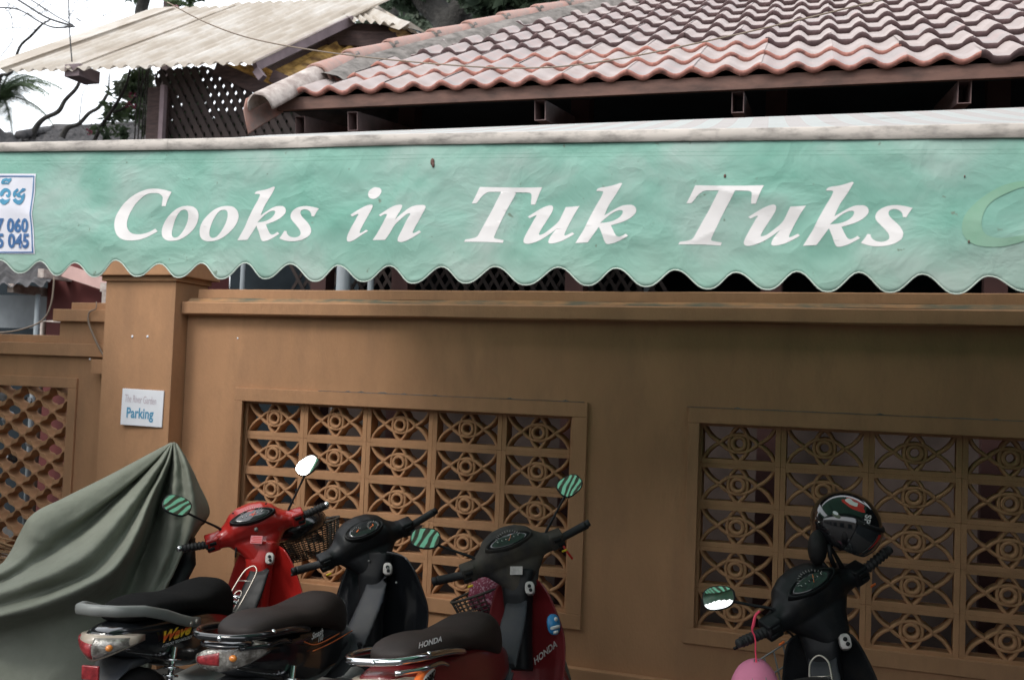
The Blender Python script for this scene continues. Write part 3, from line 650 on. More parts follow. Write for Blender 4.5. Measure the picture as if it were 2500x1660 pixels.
Ls=[(1750,558,1),(1700,630),(1655,710,1),(1605,705,1),(1597,650),(1560,600),(1500,575),(1440,580),(1400,615),(1400,670),(1440,730),(1500,790),(1560,860),(1600,940),(1605,1000),(1585,1060),(1530,1110),(1440,1155),(1330,1182),(1210,1187),(1110,1175),(1040,1150),(988,1130,1),(1040,1060),(1085,985,1),(1130,992,1),(1140,1040),(1180,1085),(1240,1110),(1310,1112),(1370,1090),(1402,1050),(1395,990),(1350,920),(1290,850),(1230,780),(1203,720),(1210,660),(1250,600),(1330,545),(1430,517),(1530,512),(1640,530)]
Li=[(312,680,1),(400,620),(500,560),(600,510),(680,487),(725,490),(737,520),(710,590),(650,690),(590,800),(530,910),(490,1000),(495,1028),(540,1015),(610,968,1),(652,992,1),(560,1045),(460,1110),(370,1165),(290,1193),(245,1180),(235,1130),(260,1050),(320,930),(400,790),(440,710),(462,675),(430,672),(345,715,1)]
Ld=[(800,150),(860,165),(895,215),(880,270),(840,330),(780,370),(720,373),(665,345),(645,290),(660,230),(700,185),(750,155)]
Ln=[(855,682,1),(950,620),(1050,555),(1150,505),(1240,487),(1290,492),(1298,520),(1270,590),(1220,670),(1160,778,1),(1250,690),(1350,610),(1450,540),(1560,502),(1670,492),(1725,497),(1750,530),(1730,590),(1680,680),(1620,790),(1560,890),(1505,1000),(1510,1030),(1550,1020),(1625,978,1),(1660,1012,1),(1570,1070),(1470,1130),(1370,1180),(1280,1200),(1225,1190),(1210,1150),(1240,1070),(1300,960),(1360,840),(1420,730),(1460,670),(1430,655),(1370,680),(1280,760),(1180,850),(1120,930),(1060,1030),(970,1158,1),(735,1165,1),(800,1070),(880,930),(950,800),(1000,700),(1005,668),(960,670),(885,710,1)]
LT=[(418,142,1),(800,150),(1100,150),(1610,142,1),(1560,240),(1515,350),(1468,472,1),(1388,472,1),(1390,400),(1398,310),(1390,265),(1350,245),(1280,240),(1110,238,1),(1040,380),(950,550),(870,710),(790,880),(730,1010),(693,1100),(700,1125),(740,1138),(878,1162,1),(858,1215,1),(600,1200),(350,1195),(118,1195,1),(148,1150,1),(250,1135),(340,1112),(385,1075),(420,1010),(480,900),(560,750),(650,590),(740,410),(828,236,1),(700,235),(590,238),(530,265),(460,320),(400,400),(350,457,1),(262,460,1),(340,310)]
Lu=[(1328,708,1),(1430,640),(1550,565),(1650,515),(1740,488),(1790,492),(1815,530),(1800,600),(1750,690),(1680,800),(1610,910),(1560,1000),(1545,1045),(1570,1055),(1640,1030),(1720,975),(1800,910),(1880,840),(1940,770),(1980,690),(2060,525,1),(2200,518),(2332,505,1),(2270,600),(2210,700),(2140,830),(2080,950),(2040,1040),(2045,1070),(2090,1060),(2190,1010,1),(2228,1045,1),(2120,1110),(2000,1170),(1880,1210),(1780,1225),(1735,1212),(1728,1180),(1760,1100),(1810,1030),(1885,935,1),(1780,1020),(1680,1090),(1560,1160),(1440,1210),(1330,1230),(1270,1215),(1250,1170),(1270,1100),(1330,980),(1400,850),(1460,740),(1495,690),(1460,688),(1370,735,1)]
def patchmesh(conts,off,grid=.014):
    me=curve_mesh(conts); bm=bmesh.new(); bm.from_mesh(me)
    xs=[v.co.x for v in bm.verts]; ys=[v.co.y for v in bm.verts]
    for ax,lo,hi in ((0,min(xs),max(xs)),(1,min(ys),max(ys))):
        c=lo+grid
        while c<hi:
            p=V((c,0,0)) if ax==0 else V((0,c,0)); n=V((1,0,0)) if ax==0 else V((0,1,0))
            bmesh.ops.bisect_plane(bm,geom=bm.verts[:]+bm.edges[:]+bm.faces[:],plane_co=p,plane_no=n); c+=grid
    bmesh.ops.triangulate(bm,faces=bm.faces)
    for v in bm.verts:
        a,z=v.co.x,v.co.y; v.co=V((a,wr(a,z)-off,z))
    bmesh.ops.recalc_face_normals(bm,faces=bm.faces)
    for f in bm.faces:
        if f.normal.y>0: f.normal_flip()
    return bm
def glyph(conts,org,dst=None,src=None,m='letter',name='letter',seg=4,off=.0022,K=7.873):
    """src/dst boxes map one traced glyph onto another place"""
    cc=[]
    for c in conts:
        pts=[]
        for p in spline(c,seg) if seg else c:
            x,y=p[0],p[1]
            if dst: x=dst[0]+(x-src[0])/(src[2]-src[0])*(dst[2]-dst[0]); y=dst[1]+(y-src[1])/(src[3]-src[1])*(dst[3]-dst[1])
            pts.append(AP((org[0]+x/K)/SC,(org[1]+y/K)/SC))
        cc.append(pts)
    return ob(name,patchmesh(cc,off),m,awn,True)
MT['letter']=mat('white_letter_vinyl',(.76,.735,.72),.5,var=.03,scale=5,bump=.15,bscale=20)
bk=(180,136,1112,1187); bo=(1072,510,1803,1170); bT=(118,142,1610,1215); bu=(1250,487,2332,1230); bs=(988,512,1750,1187)
glyph([LC],(260,440)); glyph([Lo,Loi],(260,440)); glyph([Lo,Loi],(260,440),(1815,508,2563,1184),bo)
glyph([Lk,Lki],(560,440)); glyph([Ls],(560,440)); glyph([Li,Ld],(820,440)); glyph([Ln],(820,440))
glyph([LT],(1120,440)); glyph([Lu],(1120,440)); glyph([Lk,Lki],(1380,440),(205,72,1372,1245),bk)
glyph([LT],(1640,440),(126,118,1772,1262),bT); glyph([Lu],(1640,440),(1385,488,2577,1272),bu); glyph([Lk,Lki],(1940,430),(158,125,1422,1378),bk); glyph([Ls],(1940,430),(1267,565,2268,1362),bs)
# faded painted ring at the right end
MT['fadegreen']=mat('faded_lime_ring',(.20,.40,.27),.6,col2=(.27,.43,.33),scale=5)
ri=[];ro=[]
oc=[(2380,500),]
ring_o=[(2500+40,440),(2470,448),(2430,463),(2395,485),(2365,512),(2350,535),(2346,560),(2352,580),(2370,596),(2400,604),(2440,604),(2480,596),(2560,574),(2700,560),(2760,500),(2700,450),(2600,436)]
ring_i=[(2560,452),(2500,458),(2460,472),(2425,490),(2405,510),(2395,535),(2394,555),(2402,572),(2420,581),(2450,583),(2490,577),(2560,562),(2650,545),(2700,500),(2640,462)]
glyph([ring_o,ring_i],(0,0),K=1,m='fadegreen',name='faded_ring',seg=3,off=.0028)
# sewn white phone-number panel at the left
MT['banner']=mat('white_banner_cloth',(.70,.70,.76),.55,var=.04,scale=4)
glyph([[(-300,430),(-200,428),(-100,427),(90.5,425.5),(88,470),(83,520),(85,560),(87,620.5),(0,620),(-100,621),(-300,622)]],(0,0),K=1,m='banner',name='sign_panel',seg=0,off=.003)
for pts in ([(-300,434),(86,430.5),(86,433.5),(-300,437)],[(85.5,430.5),(87.5,431),(85,470),(80.5,520),(82,560),(84,617.5),(81,617),(79.5,560),(78,520),(82.5,470)],[(-300,617.5),(84,615),(84,618),(-300,620.5)]):
    glyph([pts],(0,0),K=1,m='navy',name='printed_border',seg=0,off=.0042)
KH=6.03
kh1=[(60,430,1),(58,400),(80,360),(120,345),(165,352),(180,345),(205,340,1),(200,375),(185,395),(160,435,1),(130,428),(100,432)]
kh1i=[(85,408),(115,385),(150,395),(165,412),(130,405)]
kh2=[(45,545,1),(80,505),(120,490),(160,500),(195,540),(190,600),(165,630),(130,610),(130,580),(150,590),(160,560),(130,540),(100,560),(85,600),(60,615),(120,665),(195,640,1),(170,700),(110,737),(60,715),(35,665,1),(80,640),(40,600)]
kh3=[(235,545,1),(290,490,1),(305,520),(270,560),(300,560),(360,490,1),(405,492,1),(385,530),(330,560),(345,600),(390,560),(388,640),(350,715),(300,732),(250,700),(230,665,1),(270,640),(300,668),(345,650),(330,625),(290,620),(265,590),(255,625),(230,600)]
for c in ([kh1,kh1i],[kh2],[kh3]): glyph(c,(0,380),K=KH,m='teal',name='printed_character',seg=3,off=.0045)
def digits(s,X,Y,h):
    # picture px (2500) of the text's centre and height -> letters on the panel
    a,z=AP(X/SC,Y/SC); a2,z2=AP(X/SC,(Y-h)/SC); size=(z2-z)*1.37
    me=text_mesh(s,size,off=size*.035,sx=.86,align='RIGHT'); bm=bmesh.new(); bm.from_mesh(me); bmesh.ops.triangulate(bm,faces=bm.faces)
    for v in bm.verts: aa,zz=a+v.co.x,z+v.co.y; v.co=V((aa,wr(aa,zz)-.0048,zz))
    for f in bm.faces:
        f.normal_update()
        if f.normal.y>0: f.normal_flip()
    ob('printed_digits',bm,'navy',awn)
digits('97 060',73,553.5,33); digits('95 045',75.5,591,34)
# stain and twig bits on the valance
rnd=random.Random(8)
for X,Y,r in ((1000/1.0588*1.0588,398,.010),(1002,406,.007),(1770,432,.005),(2363,592,.004),(2353,433,.003)):
    a,z=AP(X/SC if X>1200 else X,Y/SC if X>1200 else Y/SC); bm=bmesh.new(); ellipsoid(bm,(a,wr(a,z)-.003,z),r*.6,.002,r,7,5); ob('mud_spot',bm,'fascia',awn,True)
# ================================================================== corrugated shelter
sh=thing('corrugated_shelter','cream corrugated sheet roof on dark posts behind the awning','shelter')
def corr(name,L0,L1,Rr0,pitch,amp,m,nu=None,jag=0):
    """sheet from edge L0-L1 (eave) carried up-slope by vector(s): L0->L0+Rr0 ; L1->L1+Rr0"""
    e=(L1-L0); n=e.cross(Rr0).normalized()
    if n.z<0: n=-n
    W=e.length; nc=int(W/pitch*6); bm=bmesh.new(); rows=[]
    for t in (0,.2,.4,.6,.8,1):
        row=[]
        for k in range(nc+1):
            s=k/nc; jj=jag*noise.noise(V((k*.3,2,1))) if t==0 else 0
            row.append(L0+e*s+Rr0*(t+jj)+n*(amp*math.cos(2*PI*s*W/pitch)+.015*noise.noise(V((s*4,t*3,7)))))
        rows.append(row)
    loft(bm,rows,False,False); return ob(name,bm,m,sh,True)
E0=aty(-8,166,2.6); E1_=aty(585,152,2.9); V1=aty(806,48,4.4); up1=(V1-E1_)*1.62
def mid(a,b,t): return a.lerp(b,t)
# three overlapping sheets
cuts=[0,.28,.62,1.0]
for i in range(3):
    a=mid(E0,E1_,cuts[i]); b=mid(E0,E1_,cuts[i+1]+(.015 if i<2 else 0)); dz=V((0,0,.012*(i)))
    corr('roof_sheet',a+dz+up1*(-.0 if i else .015),b+dz,up1*(1.0 if i>0 else .96),.135,.021,'corr',jag=.006)
bm=bmesh.new(); n_=(E1_-E0).cross(up1).normalized(); n_=n_ if n_.z>0 else -n_
a=E0-(E1_-E0).normalized()*.25; box_=[a+n_*.03,a+(E1_-E0).normalized()*.3+n_*.03]
vs=[bm.verts.new(p) for p in (box_[0],box_[1],box_[1]+up1*.95,box_[0]+up1*.95)]; bm.faces.new(vs); ob('edge_flashing',bm,'corr',sh)
# right slope of the gable
RA=E1_+up1*.98; RB=E1_+up1*.62
r1=aty(975,84,4.6); q1=aty(806,50,4.35)
Ra=q1; Rb=aty(945,62,4.2); upB=aty(735,-6,6.0)-q1
corr('roof_sheet',Ra+V((0,0,.02)),Rb,upB*.9,.12,.02,'corr')
corr('roof_sheet',aty(925,62,4.3),aty(985,88,4.3),(aty(880,30,5.6)-aty(945,62,4.3)),.09,.015,'corr')
bm=bmesh.new(); a=aty(735,-8,6.1); b=aty(946,58,4.15); rings=[]
for t in range(7):
    c=a.lerp(b,t/6)+V((0,0,.02*math.sin(t*2))); rings.append([c+V((-.10,-.05,-.05)),c+V((0,0,.04)),c+V((.16,.1,-.06))])
loft(bm,rings,False,False); ob('ridge_flashing',bm,'corr',sh,True)
# yellowed lower sheets seen from below
def quad_corr(name,pts,pitch,amp,m,along=0):
    p=[aty(*q) for q in pts]; bm=bmesh.new(); rows=[]; W=(p[1]-p[0]).length; nc=max(12,int(W/pitch*6))
    n=(p[1]-p[0]).cross(p[3]-p[0]).normalized()
    for t in (0,.33,.66,1):
        row=[]
        for k in range(nc+1):
            s=k/nc; row.append(p[0].lerp(p[1],s).lerp(p[3].lerp(p[2],s),t)+n*amp*math.cos(2*PI*s*W/pitch))
        rows.append(row)
    loft(bm,rows,False,False); return ob(name,bm,m,sh,True)
# rotate corrugation the other way: lines run along the slope
quad_corr('under_sheet',[(590,196,3.4),(705,212,3.4),(872,122,4.6),(762,84,4.6)],.16,.04,'corr_y')
quad_corr('under_sheet',[(515,150,3.3),(600,150,3.3),(700,205,3.2),(650,214,3.2)],.12,.02,'corr_y')
def beam(name,p,q,w,h,m,par):
    p,q=V(p),V(q); d=(q-p); bm=bmesh.new(); box(bm,0,d.length,-w/2,w/2,-h/2,h/2); orient(bm,frame(p,d,(0,0,1))); return ob(name,bm,m,par)
beam('rafter',aty(588,153,3.0),aty(812,47,4.48),.05,.09,'greywood',sh)
beam('rafter',aty(600,170,3.3),aty(800,72,4.9),.05,.05,'wood',sh)
beam('purlin',aty(735,88,4.5),aty(930,96,4.5),.08,.16,'wood',sh)
beam('purlin',aty(790,68,4.6),aty(935,72,4.6),.06,.12,'wood',sh)
beam('purlin',aty(872,100,4.9),aty(965,104,4.9),.3,.30,'dark',sh)
beam('purlin',aty(800,112,5.2),aty(960,112,5.2),.3,.42,'dark',sh)
beam('strut',aty(905,60,4.5),aty(985,125,4.4),.05,.10,'corr_y',sh); beam('strut',aty(930,75,4.55),aty(1010,125,4.5),.07,.10,'wood',sh)
beam('strut',aty(500,158,3.25),aty(680,240,3.2),.06,.14,'wood',sh); beam('strut',aty(628,176,3.2),aty(735,222,3.2),.05,.12,'wood',sh)
beam('eave_beam',aty(592,163,3.0),aty(606,182,3.0),.06,.07,'greywood',sh)
a=aty(158,163,2.75); boxo('eave_beam_end',(a.x-.02,a.x+.16,a.y-.03,a.y+.25,a.z-.07,a.z+.05),'greywood',sh)
c=aty(366,240,3.2); boxo('post',(c.x-.10,c.x+.10,3.15,3.27,0,4.50),'wood',sh); c=aty(388,240,3.2); boxo('post',(c.x-.025,c.x+.025,3.1,3.15,0,4.50),'greywood',sh)
# lattice screen: every slat a piece
LA=aty(352,330,3.25); LB=aty(690,160,3.25); W=LB.x-LA.x+.6; zt=LB.z+.1; zb=LA.z-.6
dgp=aty(470,150,3.25); dq=aty(655,236,3.25)-dgp; dgn=V((-dq.z,0,dq.x)); dgn=dgn if dgn.z>0 else -dgn
for s in (-1,1):
    k=0; x=-2.2
    while x<W+.2:
        h=zt-zb; ln=h/math.cos(R(32)); bm=bmesh.new(); box(bm,-.027,.027,-.006,.006,-ln/2,ln/2)
        orient(bm,Matrix.Translation((LA.x+x+h*.31,3.25+.011*s,(zt+zb)/2))@Matrix.Rotation(s*R(32),4,'Y'))
        bmesh.ops.bisect_plane(bm,geom=bm.verts[:]+bm.edges[:]+bm.faces[:],plane_co=(LA.x,0,0),plane_no=(-1,0,0),clear_outer=True)
        bmesh.ops.bisect_plane(bm,geom=bm.verts[:]+bm.edges[:]+bm.faces[:],plane_co=dgp,plane_no=dgn,clear_outer=True)
        if len(bm.faces)>3: ob('lattice_slat',bm,'lattice',sh)
        else: bm.free()
        x+=.098; k+=1
# ================================================================== buildings left
nb=thing('neighbour_house','low grey tiled house glimpsed over the left end of the awning','house')
def tiledslope(par,p,rows_,roll,m,name='roof_slope'):
    A_,B_,C2,D_=[V(q) for q in p]; n=(B_-A_).cross(D_-A_).normalized(); n=n if n.z>0 else -n; nu=max(20,int((B_-A_).length/roll*6)); bm=bmesh.new(); rr=[]
    for j in range(rows_):
        for tt,off in ((0,.03),(.98,0)):
            t=(j+tt)/rows_; rr.append([A_.lerp(B_,s/nu).lerp(D_.lerp(C2,s/nu),t)+n*(off+.022*math.cos(2*PI*s/nu*(B_-A_).length/roll)+.012*noise.noise(V((s*.4,j,3)))) for s in range(nu+1)])
    loft(bm,rr,False,False); o=ob(name,bm,m,par,True); o['kind']='stuff'; return o
tiledslope(nb,[aty(-40,352,6.0),aty(380,340,6.0),aty(372,288,8.2),aty(120,300,8.2)],7,.17,'greytile')
tiledslope(nb,[aty(-60,350,5.0),aty(52,340,5.6),aty(48,318,7.0),aty(-60,270,6.2)],5,.17,'greytile')
bm=bmesh.new(); tube(bm,[aty(45,312,6.5),aty(110,300,8),aty(128,295,8.2),aty(200,297,8.2),aty(372,285,8.3)],.07,8); ob('ridge_cap',bm,'greytile',nb,True)
boxo('wall',(-12,-5.0,6.3,6.5,0,4.1),'dark',nb)
# small shed under the left end of the awning
sd_=thing('garden_shed','maroon walled shed with rough grey tiles behind the low wall','shed')
yS=1.6
p=aty(110,660,yS); q=aty(249,660,yS)
bm=bmesh.new(); box(bm,p.x,q.x+.3,yS,yS+1.2,0,2.75); ob('wall',bm,'maroon',sd_)
tiledslope(sd_,[aty(-120,668,yS-.35),aty(118,664,yS-.35),aty(150,560,yS+1.3),aty(-120,560,yS+1.3)],5,.15,'greytile')
tiledslope(sd_,[aty(118,625,yS+.0),aty(190,655,yS+.0),aty(200,600,yS+.9),aty(118,580,yS+.9)],3,.15,'greytile')
beam('fascia_board',aty(148,624,yS-.12),aty(249,657,yS-.12),.03,.10,'pinkbeam',sd_)
for X,Y in ((24,664),(94,630),(238,662)):
    a=aty(X,Y,yS-.3 if X<100 else yS-.14); boxo('rafter_end',(a.x-.03,a.x+.03,a.y,a.y+.4,a.z-.035,a.z+.035),'mortar_pale',sd_)
boxo('back_wall',(-9,p.x-.01,3.4,3.5,0,3.2),'dark',sd_)
a=aty(100,750,1.2); tubeo('pipe',[(a.x,1.2,0),(a.x,1.2,a.z+.03),(a.x+.35,1.2,a.z+.03)],.022,'mortar_pale',sd_,8)
a=aty(84,750,1.4); tubeo('pipe',[(a.x,1.4,0),(a.x,1.4,a.z+.25)],.02,'greypost',sd_,8)
a=aty(60,720,2.4); boxo('tin_sheet',(a.x-2,a.x+.6,2.4,2.42,a.z-.15,a.z+.16),'greypost',sd_)
a=aty(242,690,1.0); boxo('meter_box',(a.x-.03,a.x+.06,1.0,1.1,a.z-.06,a.z+.07),'mortar_pale',sd_)
cb=tubeo('hanging_cable',[aty(125,640,.9),aty(118,700,.9),aty(96,740,.9),aty(40,762,.9),aty(-20,768,.9)],.006,'twine',None,6,5); tag(cb,'thin grey cable looping in front of the dark shed opening','cable')
# rags behind the left grille
for X,Y,r,m_ in ((60,935,.05,'visor'),(22,970,.06,'greypost'),(68,1010,.05,'plate'),(12,905,.05,'greypost'),(30,1050,.05,'visor')):
    a=aty(X,Y,.8); bm=bmesh.new(); ellipsoid(bm,a,r,.03,r*1.2,10,7)
    for v in bm.verts: v.co+=V((noise.noise(v.co*20),noise.noise(v.co*20+V((5,0,0))),noise.noise(v.co*20+V((0,5,0)))))*.03
    o=ob('hanging_rag',bm,m_,sd_,True)
# ================================================================== vegetation and wires
def crown(name,blobs,n,size,m,parent,seed=1,droop=0):
    rnd=random.Random(seed); bm=bmesh.new(); wts=[b[3]*b[4]*b[5] for b in blobs]
    for _ in range(n):
        b=rnd.choices(blobs,wts)[0]
        for _t in range(12):
            p=V((rnd.uniform(-1,1),rnd.uniform(-1,1),rnd.uniform(-1,1)))
            if p.length<1 and noise.noise(V((p.x*b[3]*2.2+b[0],p.y*b[4]*2.2,p.z*b[5]*2.2+b[2])))>-.12: break
        c=V((b[0]+p.x*b[3],b[1]+p.y*b[4],b[2]+p.z*b[5])); s=size*rnd.uniform(.6,1.4)
        u=V((rnd.gauss(0,1),rnd.gauss(0,1),rnd.gauss(0,.6)-droop)).normalized(); v=u.cross(V((rnd.gauss(0,1),rnd.gauss(0,1),rnd.gauss(0,1)))).normalized()
        q=[c-u*s,c-v*s*.38,c+u*s,c+v*s*.38]; bm.faces.new([bm.verts.new(x) for x in q])
    o=ob(name,bm,m,parent); o['kind']='stuff'; return o
def blob(X,Y,y,rx,rz,ry=None):
    c=aty(X,Y,y); k=(y+4.9)/2295*1.06; return (c.x,y,c.z,rx*k,(ry or rx)*k,rz*k)
def limb(bm,pts,r): tube(bm,pts,r,8,smoothn=4)
t=thing('tall_tree','dark trunked tree with forked limbs rising behind the ridge of the tile roof','tree')
bm=bmesh.new(); y=11
limb(bm,[aty(1030,700,y),aty(1035,300,y),aty(1035,80,y),aty(1020,40,y),aty(990,0,y),aty(960,-60,y)],[.42,.38,.30,.24,.2,.15])
limb(bm,[aty(1035,90,y),aty(1060,30,y),aty(1080,-20,y),aty(1110,-90,y)],[.26,.24,.2,.16])
limb(bm,[aty(1020,50,y),aty(975,10,y),aty(950,-30,y)],[.16,.14,.12])
ob('trunk',bm,'bark',t,True)
crown('crown',[blob(960,-30,11,90,60),blob(1130,-10,10.5,90,50),blob(1085,60,11.6,60,30),blob(905,55,12,40,28)],2600,.10,'leafd',t,3)
t=thing('leaning_tree','slim dark tree leaning right of the cream shelter, pale leaves around it','tree')
bm=bmesh.new(); y=13
limb(bm,[aty(880,500,y),aty(885,120,y),aty(900,60,y),aty(920,25,y),aty(935,-30,y)],[.2,.18,.16,.14,.1]); ob('trunk',bm,'bark',t,True)
crown('crown',[blob(865,20,13,60,45),blob(930,50,13.5,50,35),blob(1000,75,14,60,26)],2200,.12,'leafp',t,5)
t=thing('broadleaf_tree','dense dark green tree over the middle of the tile roof ridge','tree')
bm=bmesh.new(); y=10; limb(bm,[aty(1180,500,y),aty(1180,100,y),aty(1175,30,y),aty(1190,-50,y)],[.25,.2,.18,.12]); ob('trunk',bm,'bark',t,True)
crown('crown',[blob(1150,5,10,60,42),blob(1235,0,10,70,32),blob(1190,-40,10,120,40)],3600,.14,'leafd',t,9)
t=thing('pale_backdrop_tree','pale leafy tree mass far behind the roofs','tree'); bm=bmesh.new(); y=18
limb(bm,[aty(1000,600,y),aty(1000,120,y),aty(1010,20,y)],[.3,.25,.2]); ob('trunk',bm,'bark',t,True)
crown('crown',[blob(870,20,18,70,50),blob(1000,40,18,120,50),blob(1120,50,18,90,40),blob(940,-30,18,120,40)],4200,.16,'leafp',t,12)
t=thing('dark_trunk_tree','dark trunk cut by the top of the cream sheet roof','tree'); bm=bmesh.new(); y=8
limb(bm,[aty(330,600,y),aty(332,100,y),aty(325,32,y),aty(335,-10,y),aty(330,-60,y)],[.13,.11,.10,.08,.10]); ob('trunk',bm,'bark',t,True)
crown('crown',[blob(300,-10,8,40,14),blob(345,-25,8,50,20)],350,.07,'leafd',t,15)
t=thing('dark_utility_post','square dark post topped with leaves above the cream roof','post'); p=aty(389,20,7); boxo('post',(p.x-.06,p.x+.06,6.95,7.07,0,p.z+1.2),'wood',t)
crown('leaves',[blob(405,8,7,25,12),blob(450,-4,7.3,45,10),blob(435,18,7.5,18,10)],260,.06,'leafm',t,17)
o=crown('flower_cluster',[blob(404,22,6.9,13,7)],160,.035,'flower',None,18); o['kind']='thing'; tag(o,'dark red flower clump at the top edge of the cream roof','flowers')
t=thing('garden_shrub','shrub seen in fragments through the brown lattice screen','shrub')
crown('foliage',[blob(450,300,3.9,70,60),blob(560,320,4.0,120,50),blob(640,280,4.1,60,60),blob(430,220,4.2,50,70)],2600,.085,'leafd',t,31)
tubeo('stem',[aty(520,900,4),aty(520,500,4),aty(520,300,4)],.04,'bark',t,6)
# flowering creeper
t=thing('flowering_creeper','straggly creeper with magenta flowers left of the brown lattice','plant')
bm=bmesh.new(); y=3.6
limb(bm,[aty(215,330,y),aty(235,290,y),aty(262,250,y),aty(290,200,y),aty(300,160,y)],[.02,.02,.018,.015,.01])
limb(bm,[aty(262,260,y),aty(300,240,y),aty(330,190,y),aty(345,160,y)],[.015,.012,.01,.008])
for X in (322,330,338,343): limb(bm,[aty(X,150,3.3),aty(X-3,200,3.3),aty(X-8,260,3.3),aty(X-12,325,3.3)],.007)
ob('stem',bm,'bark',t,True)
crown('foliage',[blob(318,190,3.9,26,36),blob(300,250,3.8,32,30),blob(262,262,3.8,30,26),blob(335,270,3.9,22,50),blob(240,300,3.7,35,14),blob(300,215,4,16,30)],420,.055,'leafm',t,21,.4)
crown('foliage',[blob(300,235,4.2,48,60),blob(335,200,4.2,20,60)],1100,.05,'leafp',t,22,.4)
crown('hanging_leaves',[blob(245,315,3.5,5,14),blob(285,310,3.5,7,16)],60,.06,'leafd',t,23,1.5)
for X,Y in ((306,221),(297,241),(309,243),(207,305)):
    c=aty(X,Y,3.5); crown('flower',[(c.x,c.y,c.z,.03,.03,.03)],14,.022,'flower',t,int(X))
# bare branches
t=thing('bare_branch_tree','leafless grey branches against the white sky left of the creeper','tree')
y=7
def LB(p,r):
    b_=bmesh.new(); limb(b_,p,r); ob('branch',b_,'bark',t,True)
LB([aty(70,330,y),aty(80,300,y),aty(100,275,y),aty(134,258,y),aty(150,232,y),aty(173,208,y),aty(182,192,y),aty(184,180,y)],[.05,.045,.035,.035,.03,.028,.025,.02])
LB([aty(140,325,y),aty(155,296,y),aty(182,286,y),aty(205,262,y),aty(228,248,y),aty(245,222,y),aty(250,210,y),aty(252,170,y)],[.045,.04,.03,.028,.026,.024,.015,.008])
LB([aty(247,218,y),aty(270,214,y),aty(292,203,y),aty(300,190,y)],[.015,.012,.01,.006])
LB([aty(182,284,y),aty(186,250,y),aty(190,220,y),aty(205,190,y)],[.008,.007,.006,.004]); LB([aty(184,284,y),aty(198,300,y),aty(215,280,y),aty(232,265,y)],[.006,.005,.004,.003])
LB([aty(-10,240,y),aty(0,178,y),aty(25,168,y),aty(45,110,y),aty(70,85,y),aty(88,66,y),aty(100,55,y),aty(118,45,y)],[.05,.03,.025,.02,.02,.02,.015,.01])
LB([aty(-20,70,y),aty(10,68,y),aty(30,64,y),aty(60,66,y),aty(84,70,y)],.006); LB([aty(0,132,y),aty(18,110,y),aty(30,88,y),aty(26,40,y),aty(12,20,y)],.006)
rb=random.Random(5)
for k in range(26):
    X=rb.uniform(0,250); Y=rb.uniform(-5,60); dx=rb.uniform(-30,30); LB([aty(X,Y,y+1),aty(X+dx,Y-rb.uniform(5,25),y+1),aty(X+dx*1.6,Y-rb.uniform(20,45),y+1)],[.006,.005,.002])
# palm
t=thing('palm_tree','palm with drooping fronds at the far left edge','palm tree'); y=10; rp=random.Random(6)
tubeo('trunk',[aty(-45,600,y),aty(-30,400,y),aty(-18,240,y)],[.16,.14,.12],'bark',t,8)
crn=aty(-2,228,y)
for k in range(40):
    an=rp.uniform(0,2*PI); L=rp.uniform(1.0,1.5); el0=rp.uniform(-.2,1.1); bm=bmesh.new(); pts=[]; p=V(crn); d=V((math.cos(an)*math.cos(el0),math.sin(an)*math.cos(el0)*.6,math.sin(el0)))
    for s in range(9): pts.append(V(p)); p+=d*L/8; d=(d+V((0,0,-.22))).normalized()
    tube(bm,pts,[.02-.0018*i for i in range(9)],5)
    for s in range(1,9):
        for kk in range(3):
            a=pts[s-1].lerp(pts[s],kk/3); dd=(pts[s]-pts[s-1]).normalized(); sd=dd.cross(V((0,0,1))).normalized()
            for sg_ in (-1,1):
                tip=a+(sd*sg_*.8+dd*.7+V((0,0,-.45))).normalized()*(.42*(1-abs(s/8-.4)))
                bm.faces.new([bm.verts.new(a+dd*.015),bm.verts.new(a-dd*.015),bm.verts.new(tip)])
    o=ob('frond',bm,'leafd' if k%2 else 'leafm',t)
# wires
def wire(name,label,pts,r,m='wire',cat='cable',sm_=6): o=tubeo(name,pts,r,m,None,6,sm_); tag(o,label,cat); return o
wire('service_wire','long slack grey wire drooping across the cream roof and the roof tiles',[aty(386,6,-.6),aty(480,55,-.6),aty(590,92,-.6),aty(760,122,-.6),aty(980,146,-.6),aty(1200,158,-.6),aty(1400,141,-.6),aty(1700,80,-.6),aty(2020,4,-.6),aty(2110,-15,-.6)],.0035,'twine')
for k,(pp,r,lb) in enumerate([([(-20,18),(40,22),(90,50),(125,64),(168,62)],.011,'lowest thick black cable of the bundle at the top left corner'),([(10,-20),(60,12),(110,42),(165,60),(170,62)],.014,'thickest black cable of the bundle at the top left corner'),([(50,-12),(90,12),(130,38),(168,58)],.009,'black cable running just above the thickest one at the top left corner'),([(-10,-8),(60,30),(120,55),(168,62)],.005,'thin pale cable crossing under the thick ones at the top left corner'),([(70,-10),(110,8),(150,30),(186,50)],.004,'thinnest upper cable of the bundle at the top left corner')]):
    wire('power_cable',lb,[aty(X,Y,4.5+.1*k) for X,Y in pp],r,'wire')['group']='cables bundled at the top left corner'
wire('drop_wire','black wire hanging straight down onto the end of the cream roof',[aty(158,-15,2.2),aty(159,30,2.2),aty(161,80,2.2),aty(166,143,2.2)],.006)
# stick bundle
t=thing('stick_bundle','bundle of dry brown sticks against the low wall at the left edge','sticks'); rb=random.Random(2)
for k in range(22):
    Y=1243+k*4.0+rb.uniform(-3,3); a=aty(-60,Y-14+rb.uniform(-8,8),-.35+rb.uniform(-.06,.06)); b=aty(62+rb.uniform(-20,30),Y+12+rb.uniform(-5,8),-.35+rb.uniform(-.06,.06)); tubeo('stick',[a,a.lerp(b,.5)+V((0,0,.01)),b],rb.uniform(.004,.007),'stick',t,5)
